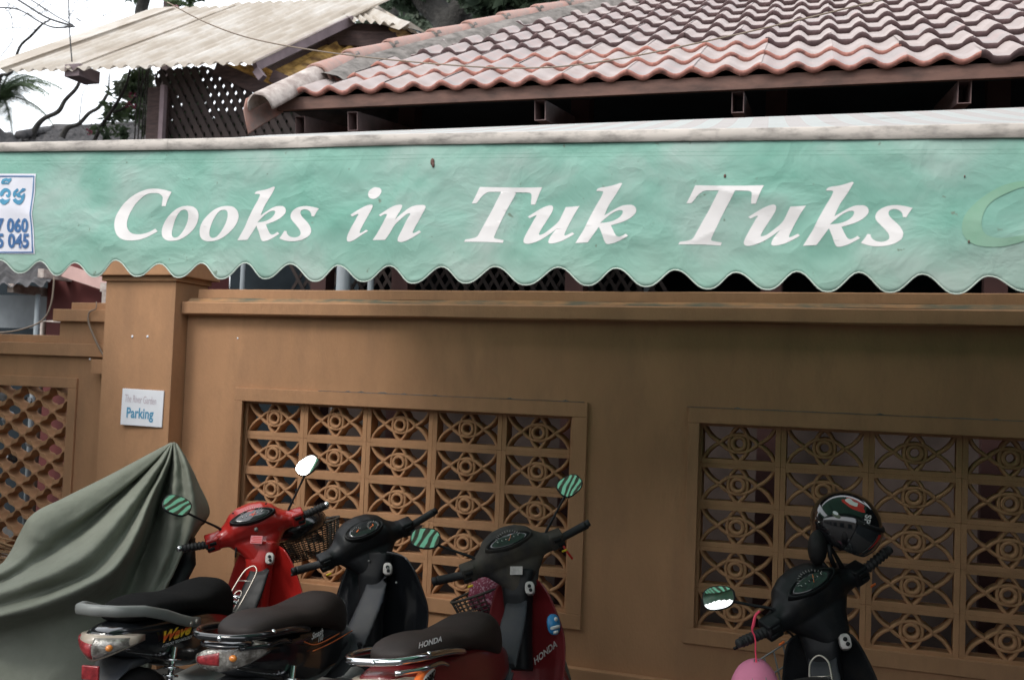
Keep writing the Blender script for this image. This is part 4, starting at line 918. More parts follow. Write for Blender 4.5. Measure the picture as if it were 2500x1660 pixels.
# ================================================================== motorbikes
def rotm(ax,a): return Matrix.Rotation(a,4,V(ax))
class Bike:
    def __init__(s,name,label,x,y,yaw,lean,steer,dz,group='motorbikes parked under the awning',ys=0):
        s.ys=ys
        s.root=thing(name,label,'motorbike',(x,y,0),group=group)
        s.M=Matrix.Translation((x,y,0))@Matrix.Rotation(yaw,4,'Z')@Matrix.Rotation(-lean,4,'X'); s.root.matrix_world=s.M; s.Mi=s.M.inverted()
        S_=V((.37,0,.9)); s.H=Matrix.Translation(S_)@rotm((-.44,0,.9),steer)@Matrix.Translation(-S_+V((0,0,dz))); s.HF=Matrix.Translation(S_)@rotm((-.44,0,.9),steer)@Matrix.Translation(-S_)
    def part(s,name,bm,m,hb=False,smooth=True,par=None,vox=None,it=3,sub=0):
        if hb: orient(bm,s.H if hb is True else s.HF)
        bmesh.ops.recalc_face_normals(bm,faces=bm.faces)
        o=ob(name,bm,m,par or s.root,smooth)
        if vox: remesh(o,vox,it)
        if sub:
            q=o.modifiers.new('s','SUBSURF'); q.levels=sub; q.render_levels=sub
        return o
    def loc(s,p): return s.Mi@V(p)      # world point -> bike axes
    def mirror(s,hbroot,c,ln,wd,ang,tilt,yawm,shape=0,near=0):
        """hbroot: clamp point in handlebar axes; c: picture point of the glass; ln,wd: half size; ang: turn in its plane"""
        p0=s.H@V(hbroot); w0=s.M@p0; cw=pln(c[0],c[1],w0-FW*near,FW); c_=s.Mi@cw
        n=(-ray(*c)).normalized(); n=(Matrix.Rotation(-tilt,3,RX)@n); wd=wd/math.cos(tilt); n=(Matrix.Rotation(yawm,3,'Z')@n); n.normalize()
        u=RX-n*RX.dot(n); u.normalize(); v=n.cross(u); ca,sa=math.cos(ang),math.sin(ang); u2=u*ca+v*sa; v2=v*ca-u*sa
        Mi3=s.Mi.to_3x3(); n,u2,v2=Mi3@n,Mi3@u2,Mi3@v2
        def outl(k,off):
            o=[]
            for i in range(28):
                t=2*PI*i/28; e=2.6; x=math.copysign(abs(math.cos(t))**(2/e),math.cos(t)); yy=math.copysign(abs(math.sin(t))**(2/e),math.sin(t))
                tap=1-shape*.30*(x+1)/2
                o.append(c_+u2*(ln*k*x)+v2*(wd*k*yy*tap)+n*off)
            return o
        bm=bmesh.new(); loft(bm,[outl(.6,-.022),outl(.9,-.014),outl(1.0,-.003),outl(1.0,.003),outl(.93,.003)],cap=True); b0=s.part('mirror',bm,'black_pl')
        bm=bmesh.new(); loft(bm,[outl(k_,.0036+.0018*(1-k_*k_)) for k_ in (.922,.8,.6,.4,.2,.06)],cap=True); bm.normal_update()
        if bm.faces[:][-1].normal.dot(n)<0: bmesh.ops.reverse_faces(bm,faces=bm.faces)
        bmesh.ops.delete(bm,geom=[f for f in bm.faces if f.normal.dot(n)<0],context='FACES')
        me=bme(bm); me.polygons.foreach_set('use_smooth',[True]*len(me.polygons)); g_=link('mirror_glass',me,'mirror',b0)
        bm=bmesh.new(); e=c_-n*.018; mid_=p0.lerp(e,.45)+s.Mi.to_3x3()@V((0,0,.012)); tube(bm,[p0-s.Mi.to_3x3()@V((0,0,.015)),p0+s.Mi.to_3x3()@V((0,0,.02)),mid_,e],[.011,.0065,.005,.006],8,smoothn=5); s.part('mirror_stem',bm,'black_pl')
    def wheels(s,dark='black_pl'):
        for x,nm,hb in ((-.60,'rear_wheel',False),(.63,'front_wheel','f')):
            cen=V((x,0,.28))
            def ringp(prof):
                bm=bmesh.new(); rr=[[cen+V((r*math.cos(2*PI*k/28),yy,r*math.sin(2*PI*k/28))) for k in range(28)] for r,yy in prof]; rr.append(rr[0]); loft(bm,rr,False); return bm
            bm=bmesh.new(); tube(bm,[cen+V((0,-.06,0)),cen+V((0,.06,0))],.03,12)
            for k in range(18):
                a=2*PI*k/18; tube(bm,[cen+V((.03*math.cos(a),.03*(-1)**k,.03*math.sin(a))),cen+V((.205*math.cos(a+.25),0,.205*math.sin(a+.25)))],.0022,4)
            wo=s.part(nm,bm,'alu',hb); s.part('rim',ringp([(.205,-.02),(.222,-.028),(.222,.028),(.205,.02)]),'chrome',hb,par=wo); s.part('tyre',ringp([(.215,-.03),(.25,-.045),(.275,-.03),(.282,0),(.275,.03),(.25,.045),(.215,.03)]),'rubber',hb,par=wo)
        for y in (-.075,.075):
            bm=bmesh.new(); tube(bm,[(.63,y,.28),(.50,y,.56),(.46,y*.7,.66)],[.020,.020,.018],10); s.part('fork_leg',bm,'alu','f')
        bm=bmesh.new(); rr=[]
        for k in range(13):
            a=R(-10+15*k); c=V((.63-.315*math.cos(a),0,.28+.315*math.sin(a))); n=V((-math.cos(a),0,math.sin(a)))
            rr.append([c+V((0,yy,0))+n*zz for yy,zz in ((-.06,-.03),(-.055,.0),(-.03,.018),(0,.024),(.03,.018),(.055,0),(.06,-.03))])
        loft(bm,rr,False,False); s.part('front_fender',bm,s.cpaint,'f')
        # engine, exhaust, side stand, foot pegs, rear shocks
        bm=bmesh.new(); box(bm,-.18,.12,-.11,.10,.20,.42,bev=.03); tube(bm,[(.05,0,.33),(.28,0,.36)],[.07,.06],12); s.part('engine',bm,'alu')
        bm=bmesh.new(); tube(bm,[(.26,-.02,.30),(.2,-.10,.2),(-.1,-.14,.19),(-.35,-.16,.22),(-.75,-.17,.32)],[.014,.014,.016,.035,.038],12,smoothn=3); s.part('exhaust',bm,'chrome')
        bm=bmesh.new(); tube(bm,[(-.1,.10,.2),(-.14,.25,.012)],.009,8); s.part('side_stand',bm,'black_pl')
        bm=bmesh.new(); tube(bm,[(.0,-.28,.24),(.0,.28,.24)],.011,8); s.part('foot_bar',bm,'black_pl')
        for y in (-.135,.135):
            bm=bmesh.new(); tube(bm,[(-.59,y,.30),(-.50,y*.95,.63)],.012,8)
            for k in range(9):
                t=.18+k*.085; c=V((-.59,y,.30)).lerp(V((-.50,y*.95,.63)),t); ax=(V((-.50,y*.95,.63))-V((-.59,y,.30))).normalized()
                u=ax.orthogonal().normalized(); v=ax.cross(u); bmr=[c+(u*math.cos(2*PI*i/12)+v*math.sin(2*PI*i/12))*.027 for i in range(12)]
                tube(bm,bmr+[bmr[0]],.005,5,cap=False)
            s.part('rear_shock',bm,'chrome')
    def cover(s,m,dome=1.0,neck=1.0,dial='wide'):
        bm=bmesh.new(); rings=[]
        for y,h,d,dz,dx in ((-.222,.030,.032,.0,-.030),(-.19,.038,.038,.0,-.022),(-.155,.041,.042,.002,-.012),(-.125,.052,.058,.010,-.005),(-.10,.070,.078,.020,.0),(-.055,.084,.090,.028,.002),(0,.088,.094,.031,.003),(.055,.084,.090,.028,.002),(.10,.070,.078,.020,.0),(.125,.052,.058,.010,-.005),(.155,.041,.042,.002,-.012),(.19,.038,.038,.0,-.022),(.222,.030,.032,.0,-.030)):
            k=dome if abs(y)<.12 else 1
            rings.append(se((.355+dx,y,1.0+dz*k),(.86,0,.5),(-.5,0,.86),d,h*(1 if abs(y)>.12 else .92+.08*k),18,2.6))
        loft(bm,rings)
        rings=[]
        for x,z,a,b in ((.352,1.0,.16,.055),(.350,.965,.145,.060),(.345,.935,.118,.062),(.340,.905,.092,.060),(.333,.875,.074,.055),(.326,.845*1,.062,.048)):
            rings.append(se((x,0,z-(1-neck)*.02),(0,1,0),(.95,0,-.2),a,b,18,2.6))
        loft(bm,rings)
        c=s.part('handlebar_cover',bm,m,True,vox=.0055,it=5); s.covero=c
        # dial
        P=V((.278,0,1.068)); n=V((-.72,0,.70)).normalized(); u=V((0,-1,0)); v=n.cross(u)
        a,b=(.102,.036) if dial=='wide' else (.088,.042)
        pw=1.35 if dial=='wide' else 1.0
        def el(k,off,sk=.0): return [P+u*(a*(k if k<1 else 1+(k-1)*.6)*math.cos(2*PI*i/40))+v*(b*k*math.copysign(abs(math.sin(2*PI*i/40))**pw,math.sin(2*PI*i/40)))+n*(off-.10*abs(a*math.cos(2*PI*i/40))**1.5) for i in range(40)]
        bm=bmesh.new(); loft(bm,[el(1.10,-.02),el(1.08,.003),el(1.0,.007),el(.95,.003)],cap=True); g0=s.part('gauge_bezel',bm,'black_pl' if m!='dusty' else 'dusty',True)
        bm=bmesh.new(); rr=[el(.95,.0035),el(.7,.006),el(.3,.0075)]; loft(bm,rr,cap=True); s.part('dial_face',bm,'dial',True,par=g0)
        bm=bmesh.new()
        def tick(cx,cy,ang,r0_,r1_,wd):
            wd*=.6
            d=u*math.cos(ang)+v*math.sin(ang); q=n.cross(d); c0=P+u*cx+v*cy+n*.0092
            bm.faces.new([bm.verts.new(c0+d*r0_-q*wd),bm.verts.new(c0+d*r1_-q*wd),bm.verts.new(c0+d*r1_+q*wd),bm.verts.new(c0+d*r0_+q*wd)])
        if dial=='wide':
            for k in range(13):
                a_=R(158-k*11.3); tick(0,-.012,a_,.052 if k%2 else .048,.060,.0011)
            for k in range(6): tick(-.045+.018*k,.000,PI/2,.0,.006,.0022)
        else:
            for k in range(15): tick(.042,-.004,R(215-k*17.5),.020,.027,.0013)
            for k in range(7): tick(-.035,-.002,R(150-k*20),.020,.025,.0012)
        s.part('dial_marks',bm,'ink_dim',True,par=g0,smooth=False)
        bm=bmesh.new(); 
        if dial=='wide': tick(.0,-.010,R(55),0,.034,.0014)
        else: tick(.042,-.004,R(200),0,.022,.0018); tick(.042,-.004,R(80),-.004,.008,.004); tick(-.035,-.002,R(30),-.004,.012,.0035)
        s.part('needle',bm,'orange',True,par=g0,smooth=False)
    def controls(s,mbox,grip='ribbed',endm='chrome',tick=None,lever=True):
        for sg in (1,-1):
            y0=.20*sg
            bm=bmesh.new(); box(bm,-.028,.034,-.030,.030,-.034,.034,bev=.008); orient(bm,Matrix.Translation((.322,y0,.998))@Matrix.Rotation(R(-30),4,'Y')); b=s.part('switch_box',bm,mbox,True)
            bm=bmesh.new()
            for (dz,hh,dy) in ((.013,.011,0),(-.013,.010,.012*sg)): 
                t=bmesh.new(); box(t,-.034,-.026,-.016+dy,.016+dy,dz-hh*.8,dz+hh*.8,bev=.003); orient(t,Matrix.Translation((.322,y0,.998))@Matrix.Rotation(R(-30),4,'Y')); me=bme(t); bm.from_mesh(me)
            s.part('switch',bm,'black_pl',True,par=b)
            if tick:
                bm=bmesh.new(); box(bm,-.0345,-.0305,-.012,.012,-.0045,.0045,bev=.0015); orient(bm,Matrix.Translation((.322-.012,y0+.012*sg,.998-.036))@Matrix.Rotation(R(-30),4,'Y')); s.part('warning_tag',bm,tick,True,par=b)
            p0=V((.312,.225*sg,.998)); p1=V((.296,.335*sg,1.016)); bm=bmesh.new()
            if grip=='ribbed':
                pts=[];rs=[]
                for k in range(29):
                    t=k/28; pts.append(p0.lerp(p1,t)); rs.append(.0165+(.0028 if (k//2)%2==0 else -.0012)+(.006 if k<2 else 0))
                tube(bm,pts,rs,14)
            else: tube(bm,[p0,p0.lerp(p1,.02),p0.lerp(p1,.06),p0.lerp(p1,.95),p1],[.021,.021,.0165,.0165,.018],14)
            g_=s.part('grip',bm,'rubber',True)
            bm=bmesh.new(); d=(p1-p0).normalized(); tube(bm,[p1,p1+d*.004,p1+d*.018,p1+d*.022],[.012,.0155,.0155,.011],14); s.part('grip_end',bm,endm,True,par=g_)
            bm=bmesh.new(); tube(bm,[V((.35,.19*sg,.985)),V((.42,.15*sg,1.0)),V((.46,.09*sg,.93)),V((.42,.06*sg,.80))],.0045,7,smoothn=5); s.part('control_cable',bm,'rubber',True)
            if lever:
                bm=bmesh.new(); tube(bm,[V((.36,.20*sg,.985)),V((.375,.24*sg,.985)),V((.352,.30*sg,.992)),V((.338,.355*sg,1.0))],[.010,.008,.006,.0055],8,smoothn=4); s.part('brake_lever',bm,'black_pl' if endm!='chrome' else 'alu',True)
    def shield(s,m,tunnel,wtop=.105,wmid=.205,ztop=.90):
        bm=bmesh.new(); rr=[]
        N=14
        for k in range(N+1):
            t=k/N; z=ztop-.58*t; w_=wtop+(wmid-wtop)*min(1,t/.38)**.7 if t<.38 else wmid*(1-.28*((t-.38)/.62)**1.6); x=.345-.055*t+.03*math.sin(PI*t)
            row=[]
            for q in range(-9,10):
                yy=q/9; xx=x+.035*(1-yy*yy)*(.5+t)-.02*abs(yy)**3+ (.02 if abs(yy)>.85 else 0)*t
                row.append(V((xx,yy*w_+s.ys,z-.025*abs(yy)**2)))
            rr.append(row)
        loft(bm,rr,False,False); o=s.part('leg_shield',bm,m,False); q=o.modifiers.new('s','SOLIDIFY'); q.thickness=.012; q.offset=0; q=o.modifiers.new('b','SUBSURF'); q.levels=1; q.render_levels=1
        # inner panel round the steering head
        bm=bmesh.new(); rings=[]
        for x,z,a,b in ((.350,.905,.085,.05),(.335,.86,.075,.045),(.325,.80,.062,.05),(.32,.72,.055,.05),(.31,.62,.05,.05),(.30,.5,.05,.05)):
            rings.append(se((x,s.ys*.6,z),(0,1,0),(.95,0,-.3),a,b,18,3)); 
        loft(bm,rings); s.part('inner_panel',bm,s.cinner,vox=.006,it=3)
        bm=bmesh.new(); rings=[]
        for x,z,a,b in ((.312,.845,.030,.02),(.285,.825,.050,.035),(.235,.75,.057,.05),(.175,.65,.060,.06),(.11,.57,.066,.07),(.03,.52,.075,.075)):
            rings.append(se((x,s.ys*1.1*min(1,max(0,x/.25)),z-.035),(0,1,0),(.70,0,.70),a,b,18,3))
        loft(bm,rings); s.part('centre_tunnel',bm,tunnel,vox=.006,it=3)
    def key(s,m='chrome',y=-.085,z=.845,x=.272,rim='ink_dim'):
        y+=s.ys*.6
        n=V((-.85,-.25,.35)).normalized(); c=V((x-.008,y,z)); u=n.cross(V((0,0,1))).normalized(); v=u.cross(n)
        bm=bmesh.new(); loft(bm,[se(c-n*.03,u,v,.019,.026,20,3),se(c+n*.004,u,v,.019,.026,20,3),se(c+n*.006,u,v,.016,.023,20,3)]); k=s.part('ignition_plate',bm,rim)
        bm=bmesh.new(); tube(bm,[c+n*.004+v*.006,c+n*.011+v*.006],.0075,10); tube(bm,[c+n*.004-v*.011-u*.005,c+n*.013-v*.011-u*.005],.007,10); s.part('key_barrel',bm,'black_pl',par=k)
    def rack(s):
        """thin steel bag rack standing on the centre tunnel"""
        def P(u,t): # t 0 top .. 1 bottom along the tunnel
            c=V((.262,0,.775)).lerp(V((.10,0,.56)),t)+V((-.05,0,.04)); return c+V((0,u+s.ys*1.2*(1-t*.8),0))
        bm=bmesh.new(); pts=[P(-.036,1.0),P(-.038,.6),P(-.036,.25),P(-.028,.08),P(0,.0),P(.028,.08),P(.036,.25),P(.038,.6),P(.036,1.0)]; tube(bm,pts,.0035,7,smoothn=4)
        tube(bm,[P(-.036,.28),P(.036,.28)],.0028,6); tube(bm,[P(-.018,.95),P(-.018,.55),P(0,.46),P(.018,.55),P(.018,.95)],.003,6,smoothn=3)
        tube(bm,[P(-.038,.86),P(-.012,.86),P(0,.80),P(.012,.86),P(.038,.86)],.0028,6)
        r=s.part('bag_rack',bm,'steelw')
        for t in (.58,.68):
            bm=bmesh.new(); c=P(0,t); d=V((-.7,0,.7)); loft(bm,[se(c+d*.002,(0,1,0),(.6,0,.78),.023,.0095,18,4),se(c+d*.008,(0,1,0),(.6,0,.78),.023,.0095,18,4)]); s.part('rack_pad',bm,'chrome',par=r)
    def body(s,mside,mseat,seatz=.0,stripe=None):
        bm=bmesh.new(); rings=[]
        for x,a,z0,z1 in ((.16,.05,.52,.62),(.05,.075,.50,.68),(-.15,.10,.47,.72),(-.35,.125,.50,.745),(-.52,.125,.56,.755),(-.66,.105,.62,.76),(-.76,.075,.66,.755),(-.80,.05,.69,.745)):
            rings.append(se((x,0,(z0+z1)/2),(0,1,0),(0,0,1),a,(z1-z0)/2,20,3.2))
        loft(bm,rings); s.bodyo=s.part('body_panel',bm,mside,sub=1)
        bm=bmesh.new(); rings=[]
        prof=((.055,.035,.640,.690),(.04,.070,.610,.745),(.0,.092,.605,.795),(-.07,.107,.63,.820),(-.16,.118,.675,.812),(-.25,.128,.705,.793),(-.34,.132,.722,.798),(-.45,.130,.735,.822),(-.57,.118,.745,.830),(-.66,.095,.752,.818),(-.70,.06,.757,.795))
        for x,a,z0,z1 in prof: rings.append(se((x,0,(z0+z1)/2+seatz),(0,1,0),(0,0,1),a,(z1-z0)/2,22,2.7))
        loft(bm,rings); s.seat=s.part('seat',bm,mseat,sub=1)
        # rear fender and undertail
        bm=bmesh.new(); rings=[]
        for x,z,a in ((-.55,.60,.08),(-.70,.60,.075),(-.79,.56,.068),(-.85,.47,.062),(-.88,.36,.058)):
            rings.append(se((x,0,z),(0,1,0),(.4,0,.9) if x>-.75 else (1,0,.3),a,.02,16,4))
        loft(bm,rings); s.part('rear_fender',bm,'grey_pl')
    def tail(s,kind):
        if kind=='wide':
            def sec(y):
                t=abs(y)/.135; x=-.815+.12*t**1.8; h=.044*(1-t**1.5)+.003; z=.690+.020*t; return x,z,h
            def strip(y0,y1,off,k=1.0,n=10,dz=0):
                rr=[]
                for i in range(n+1):
                    y=y0+(y1-y0)*i/n; x,z,h=sec(y); z+=dz; rr.append([V((x+.045,y,z-h*k)),V((x-off*.3,y,z-h*k*.96)),V((x-off,y,z-h*k*.5)),V((x-off*1.25,y,z)),V((x-off,y,z+h*k*.5)),V((x-off*.3,y,z+h*k*.96)),V((x+.045,y,z+h*k))])
                bm=bmesh.new(); loft(bm,rr); return bm
            t=s.part('tail_light',strip(-.118,.137,.010,1.0,20),'lens_rim')
            s.part('red_lens',strip(-.004,.090,.016,.72,8,-.006),'lens_red',par=t); s.part('indicator_lens',strip(-.104,-.008,.018,.86,10),'lens_clear',par=t); s.part('indicator_lens',strip(.092,.124,.017,.80,6),'lens_red',par=t)
            bm=bmesh.new(); ellipsoid(bm,(-.808,-.062,.695),.014,.012,.012); s.part('bulb',bm,'amber',par=t)
        elif kind=='pointed':
            def sec(y):
                t=(y+.135)/.25; c=math.sin(PI*min(1,max(0,t))**.75); x=-.83+.0*t; return -.80+.13*max(0,(-y-.02)/.135)**1.3+.06*max(0,(y-.04)/.075)**2,.722-.010*t*3+.012,.008+.038*c
            def strip(y0,y1,off,k,n=12):
                rr=[]
                for i in range(n+1):
                    y=y0+(y1-y0)*i/n; x,z,h=sec(y); rr.append([V((x+.04,y,z-h*k)),V((x-off*.4,y,z-h*k*.95)),V((x-off,y,z-h*k*.4)),V((x-off,y,z+h*k*.4)),V((x-off*.4,y,z+h*k*.95)),V((x+.04,y,z+h*k))])
                bm=bmesh.new(); loft(bm,rr); return bm
            t=s.part('tail_light',strip(-.135,.115,.010,1.0,20),'lens_clear'); s.part('red_lens',strip(-.02,.075,.014,.66),'lens_red',par=t)
            bm=bmesh.new(); ellipsoid(bm,(-.790,-.062,.722),.012,.014,.012); s.part('bulb',bm,'amber',par=t)
            bm=bmesh.new(); ellipsoid(bm,(-.75,-.01,.762),.07,.10,.016,16,8); s.part('tail_cowl',bm,'black_gl')
    def rail(s,m,kind):
        bm=bmesh.new()
        if kind=='cast':
            pts=[(-.36,-.138,.695),(-.42,-.142,.708),(-.50,-.146,.735),(-.60,-.146,.775),(-.70,-.13,.808),(-.79,-.08,.822),(-.815,0,.826),(-.79,.08,.822),(-.70,.13,.808),(-.60,.146,.775),(-.50,.146,.735),(-.38,.140,.708)]
            rr=[]; P_=[V(p) for p in pts]
            q=[]
            for i in range(len(P_)-1):
                for k in range(3): q.append(P_[i].lerp(P_[i+1],k/3))
            q.append(P_[-1])
            for i,p in enumerate(q):
                d=(q[min(i+1,len(q)-1)]-q[max(i-1,0)]).normalized(); side=d.cross(V((0,0,1))).normalized(); up_=side.cross(d)
                rr.append(se(p,side,up_,.016,.020,10,3))
            loft(bm,rr); s.railo=s.part('grab_rail',bm,m)
            for x in (-.44,-.40):
                bm=bmesh.new(); ellipsoid(bm,(x-.0,-.160,.706),.010,.006,.010,10,6); s.part('bolt',bm,'steelw',par=s.railo)
        else:
            tube(bm,[(-.38,-.12,.735),(-.52,-.14,.765),(-.68,-.14,.785),(-.78,-.09,.79),(-.80,0,.79),(-.78,.09,.79),(-.68,.14,.785),(-.52,.14,.765),(-.38,.12,.735)],.0125,10,smoothn=5)
            tube(bm,[(-.52,-.13,.72),(-.60,-.145,.745),(-.70,-.14,.75),(-.78,-.08,.752)],.008,8,smoothn=4); s.railo=s.part('grab_rail',bm,m)
            for y,x in ((-.145,-.66),(.10,-.76),(-.02,-.80)):
                bm=bmesh.new(); ellipsoid(bm,(x-.008,y,.79),.010,.010,.010,10,6); s.part('bolt',bm,'chrome',par=s.railo)
    def basket(s,c,r,h,m='black_pl',tilt=0):
        """wire basket: rings and uprights as one woven part"""
        bm=bmesh.new(); c=V(c)
        for k in range(15):
            t=k/14; rr=r*(.70+.30*t); z=c.z-h*(1-t); ring=[V((c.x+rr*.78*math.cos(2*PI*i/24),c.y+rr*math.sin(2*PI*i/24),z)) for i in range(25)]
            tube(bm,ring,.0028 if k<14 else .006,4,cap=False)
        for i in range(34):
            a=2*PI*i/34; tube(bm,[V((c.x+r*.70*.78*math.cos(a),c.y+r*.70*math.sin(a),c.z-h)),V((c.x+r*.78*math.cos(a),c.y+r*math.sin(a),c.z))],.0026,4)
        for i in range(9):
            y=-.6+.15*i; w_=math.sqrt(max(0,1-y*y)); tube(bm,[V((c.x-r*.7*.78*w_,c.y+r*.7*y,c.z-h)),V((c.x+r*.7*.78*w_,c.y+r*.7*y,c.z-h))],.0018,4)
        o=s.part('front_basket',bm,m,'f',smooth=False); return o
# ---- red motorbike
b1=Bike('motorbike','red motorbike with chrome ended ribbed grips and two round cornered mirrors, beside the covered bike',.505,-1.154,1.656,.026,.643,-.038,ys=-.055)
b1.cpaint='red'; b1.cinner='red'
b1.cover('red'); b1.controls('red','ribbed','chrome'); b1.shield('red','black_pl'); b1.key(); b1.rack(); b1.body('black_gl','seat_net'); b1.tail('wide'); b1.rail('alu','cast'); b1.wheels()
b1.mirror((.335,.155,1.025),(408,1165),.064,.042,-.10,R(36),R(10),near=.16); b1.mirror((.335,-.165,1.025),(709,1073),.060,.040,R(42),R(28),R(-22))
for y in (-.075,.08):
    bm=bmesh.new(); ellipsoid(bm,(.315,y*1.0,1.102),.005,.005,.004,8,5); b1.part('screw',bm,'black_pl',True,par=b1.covero)
bm=bmesh.new(); box(bm,-.002,.002,-.030,.030,-.018,.018); orient(bm,Matrix.Translation((.272,-.045,.925))@Matrix.Rotation(R(14),4,'Y')); st=b1.part('warning_sticker',bm,'skin_pink',False,False)
bm=bmesh.new()
for k in range(4): 
    q=bmesh.new(); box(q,-.003,-.0021,-.026,.026-.008*(k%2),-.014+k*.008,-.011+k*.008); orient(q,Matrix.Translation((.272,-.045,.925))@Matrix.Rotation(R(14),4,'Y')); bm.from_mesh(bme(q))
b1.part('print_lines',bm,'redink',False,False,par=st)
bm=bmesh.new(); n_=V((-.9,0,.4)).normalized(); c_=V((.262,0,1.005)); loft(bm,[se(c_-n_*.02,(0,1,0),n_.cross(V((0,1,0))),.009,.009,14),se(c_+n_*.004,(0,1,0),n_.cross(V((0,1,0))),.008,.008,14)]); b1.part('badge',bm,'alu',True,par=b1.covero)
tubeo('key_cord',[V((.27,.055,.93)),V((.265,.055,.88)),V((.262,.056,.84))],.005,'rubber',b1.root,6)
# red reflector and number plate
bm=bmesh.new(); box(bm,-.835,-.825,-.040,.030,.585,.635,bev=.004); b1.part('reflector',bm,'lens_red',False)
bm=bmesh.new(); box(bm,-.905,-.899,-.085,.085,.40,.535,bev=.003); pl1=b1.part('number_plate',bm,'plate',False,False)
bm=bmesh.new()
for q in ((-.0825,.0825,.5275,.5325),(-.0825,.0825,.4025,.4075),(-.0825,-.0785,.4076,.5274),(.0785,.0825,.4076,.5274)): box(bm,-.9065,-.9055,*q)
b1.part('printed_border',bm,'blueink',False,False,par=pl1)
for k,(yy,cc) in enumerate(((.035,kh3),(.005,kh2),(-.025,kh3))):
    me=curve_mesh([[( (p[0]-210)*.00006+0,-(p[1]-600)*.00012) for p in spline(cc,2)]]); me.transform(Matrix(((0,0,1,-.9065),(-1,0,0,yy),(0,1,0,.508),(0,0,0,1)))); link('printed_character',me,'navy',pl1)
tx=dict(parent=b1.bodyo)
texto('brand_lettering','Wave',.056,'wavec',b1.bodyo,(-.50,-.1320,.680),(1,-.06,-.03),(0,-.1,1),shear=.35,off=.0025,sx=1.35)
texto('brand_lettering','4 STROKE TECHNOLOGY',.016,'ink',b1.bodyo,(-.49,-.1325,.648),(1,-.06,-.03),(0,-.1,1),shear=.3)
# black front bag and mesh basket of the red bike
bm=bmesh.new(); ellipsoid(bm,(.56,-.20,.90),.13,.16,.075,18,10); 
for v in bm.verts: v.co+=V((0,0,.012*noise.noise(v.co*12)))
o=b1.part('basket_cover',bm,'black_gl','f'); b1.basket((.62,-.26,.88),.17,.15,'dusty')
# ---- black motorbike
b2=Bike('motorbike','black motorbike without mirrors between the red bike and the dusty dark red bike',1.075,-1.161,1.60,.037,.822,-.055,ys=-.085)
b2.cpaint='black_gl'; b2.cinner='black_pl'
b2.cover('black_pl',dome=1.1,dial='twin'); b2.controls('black_pl','plain','black_pl',tick='yellow'); b2.shield('black_gl','grey_pl',wtop=.13,wmid=.235,ztop=.92); b2.key(y=-.10,z=.855); b2.body('black_gl','seat_br'); b2.tail('pointed'); b2.rail('black_gl','tube'); b2.wheels()
texto('brand_lettering','Smash',.032,'ink',b2.bodyo,(-.33,-.1325,.705),(1,.05,0),(0,0,1),shear=.35,off=.0006,sx=1.2); texto('brand_lettering','110',.030,'ink',b2.bodyo,(-.305,-.1320,.682),(1,.05,0),(0,0,1),shear=.3,off=.0006)
texto('brand_lettering','SUZUKI',.034,'ink',b2.root,(.24,-.245,.545),(1,-.30,.05),(0,-.1,1),off=.001,sx=1.1)
bm=bmesh.new(); tube(bm,[(-.43,-.133,.70),(-.36,-.134,.672),(-.25,-.124,.660),(-.10,-.108,.655)],.0022,5,smoothn=3); tube(bm,[(-.36,-.131,.648),(-.2,-.118,.638),(.05,-.09,.63)],.0022,5,smoothn=3); b2.part('pinstripe',bm,'orange',par=b2.bodyo)
for p_ in ((.285,-.05,.88),(.25,-.16,.86),(.25,-.2,.80)):
    bm=bmesh.new(); ellipsoid(bm,p_,.005,.005,.005,8,5); b2.part('screw',bm,'alu')
# ---- dusty dark red motorbike
b3=Bike('motorbike','dusty black and dark red motorbike with a wire basket, furthest right of the close three',1.832,-1.188,1.48,.121,.627,-.031,ys=-.03)
b3.cpaint='darkred'; b3.cinner='black_pl'
b3.cover('dusty',dial='wide'); b3.controls('dusty','plain','rubber',tick='yellow'); b3.shield('darkred','grey_pl',wtop=.10,wmid=.185,ztop=.88); b3.key(y=-.085,z=.845); b3.body('darkred','seat_br',seatz=-.0); b3.tail('wide'); b3.rail('chrome','tube'); b3.wheels()
b3.mirror((.335,.165,1.025),(981,1241),.064,.043,-.06,R(30),R(-2)); b3.mirror((.335,-.165,1.025),(1314,1119),.058,.045,R(38),R(24),R(4),shape=.6)
texto('brand_lettering','HONDA',.028,'ink',b3.seat,(-.60,-.114,.812),(1,-.20,-.02),(0,-.25,1),off=.0006,sx=1.15); texto('brand_lettering','HONDA',.042,'ink_dim',b3.root,(.26,-.155,.585),(1,-.30,.30),(0,-.1,1),off=.0012)
bm=bmesh.new(); box(bm,-.002,.002,-.028,.028,-.017,.017); orient(bm,Matrix.Translation((.271,-.045,.915))@Matrix.Rotation(R(14),4,'Y')); b3.part('warning_sticker',bm,'ink_dim',False,False)
c_=V((.30,-.185,.69)); n_=V((-.45,-.88,.1)).normalized(); u_=V((1,-.5,0)); u_=(u_-n_*u_.dot(n_)).normalized(); v_=n_.cross(u_)
bm=bmesh.new(); loft(bm,[se(c_-n_*.01,u_,v_,.030,.042,20,2.2),se(c_+n_*.004,u_,v_,.030,.042,20,2.2)]); st=b3.part('round_sticker',bm,'blueink')
bm=bmesh.new(); loft(bm,[se(c_+n_*.0042-v_*.012,u_,v_,.026,.007,16,4),se(c_+n_*.0052-v_*.012,u_,v_,.026,.007,16,4)]); loft(bm,[se(c_+n_*.0042-v_*.031,u_,v_,.014,.006,16,4),se(c_+n_*.0052-v_*.031,u_,v_,.014,.006,16,4)]); loft(bm,[se(c_+n_*.0042+v_*.020+u_*.010,u_,v_,.010,.009,12,2),se(c_+n_*.0052+v_*.020+u_*.010,u_,v_,.010,.009,12,2)]); b3.part('sticker_print',bm,'ink',par=st)
o=b3.basket((.60,.13,.85),.17,.25,'dusty')
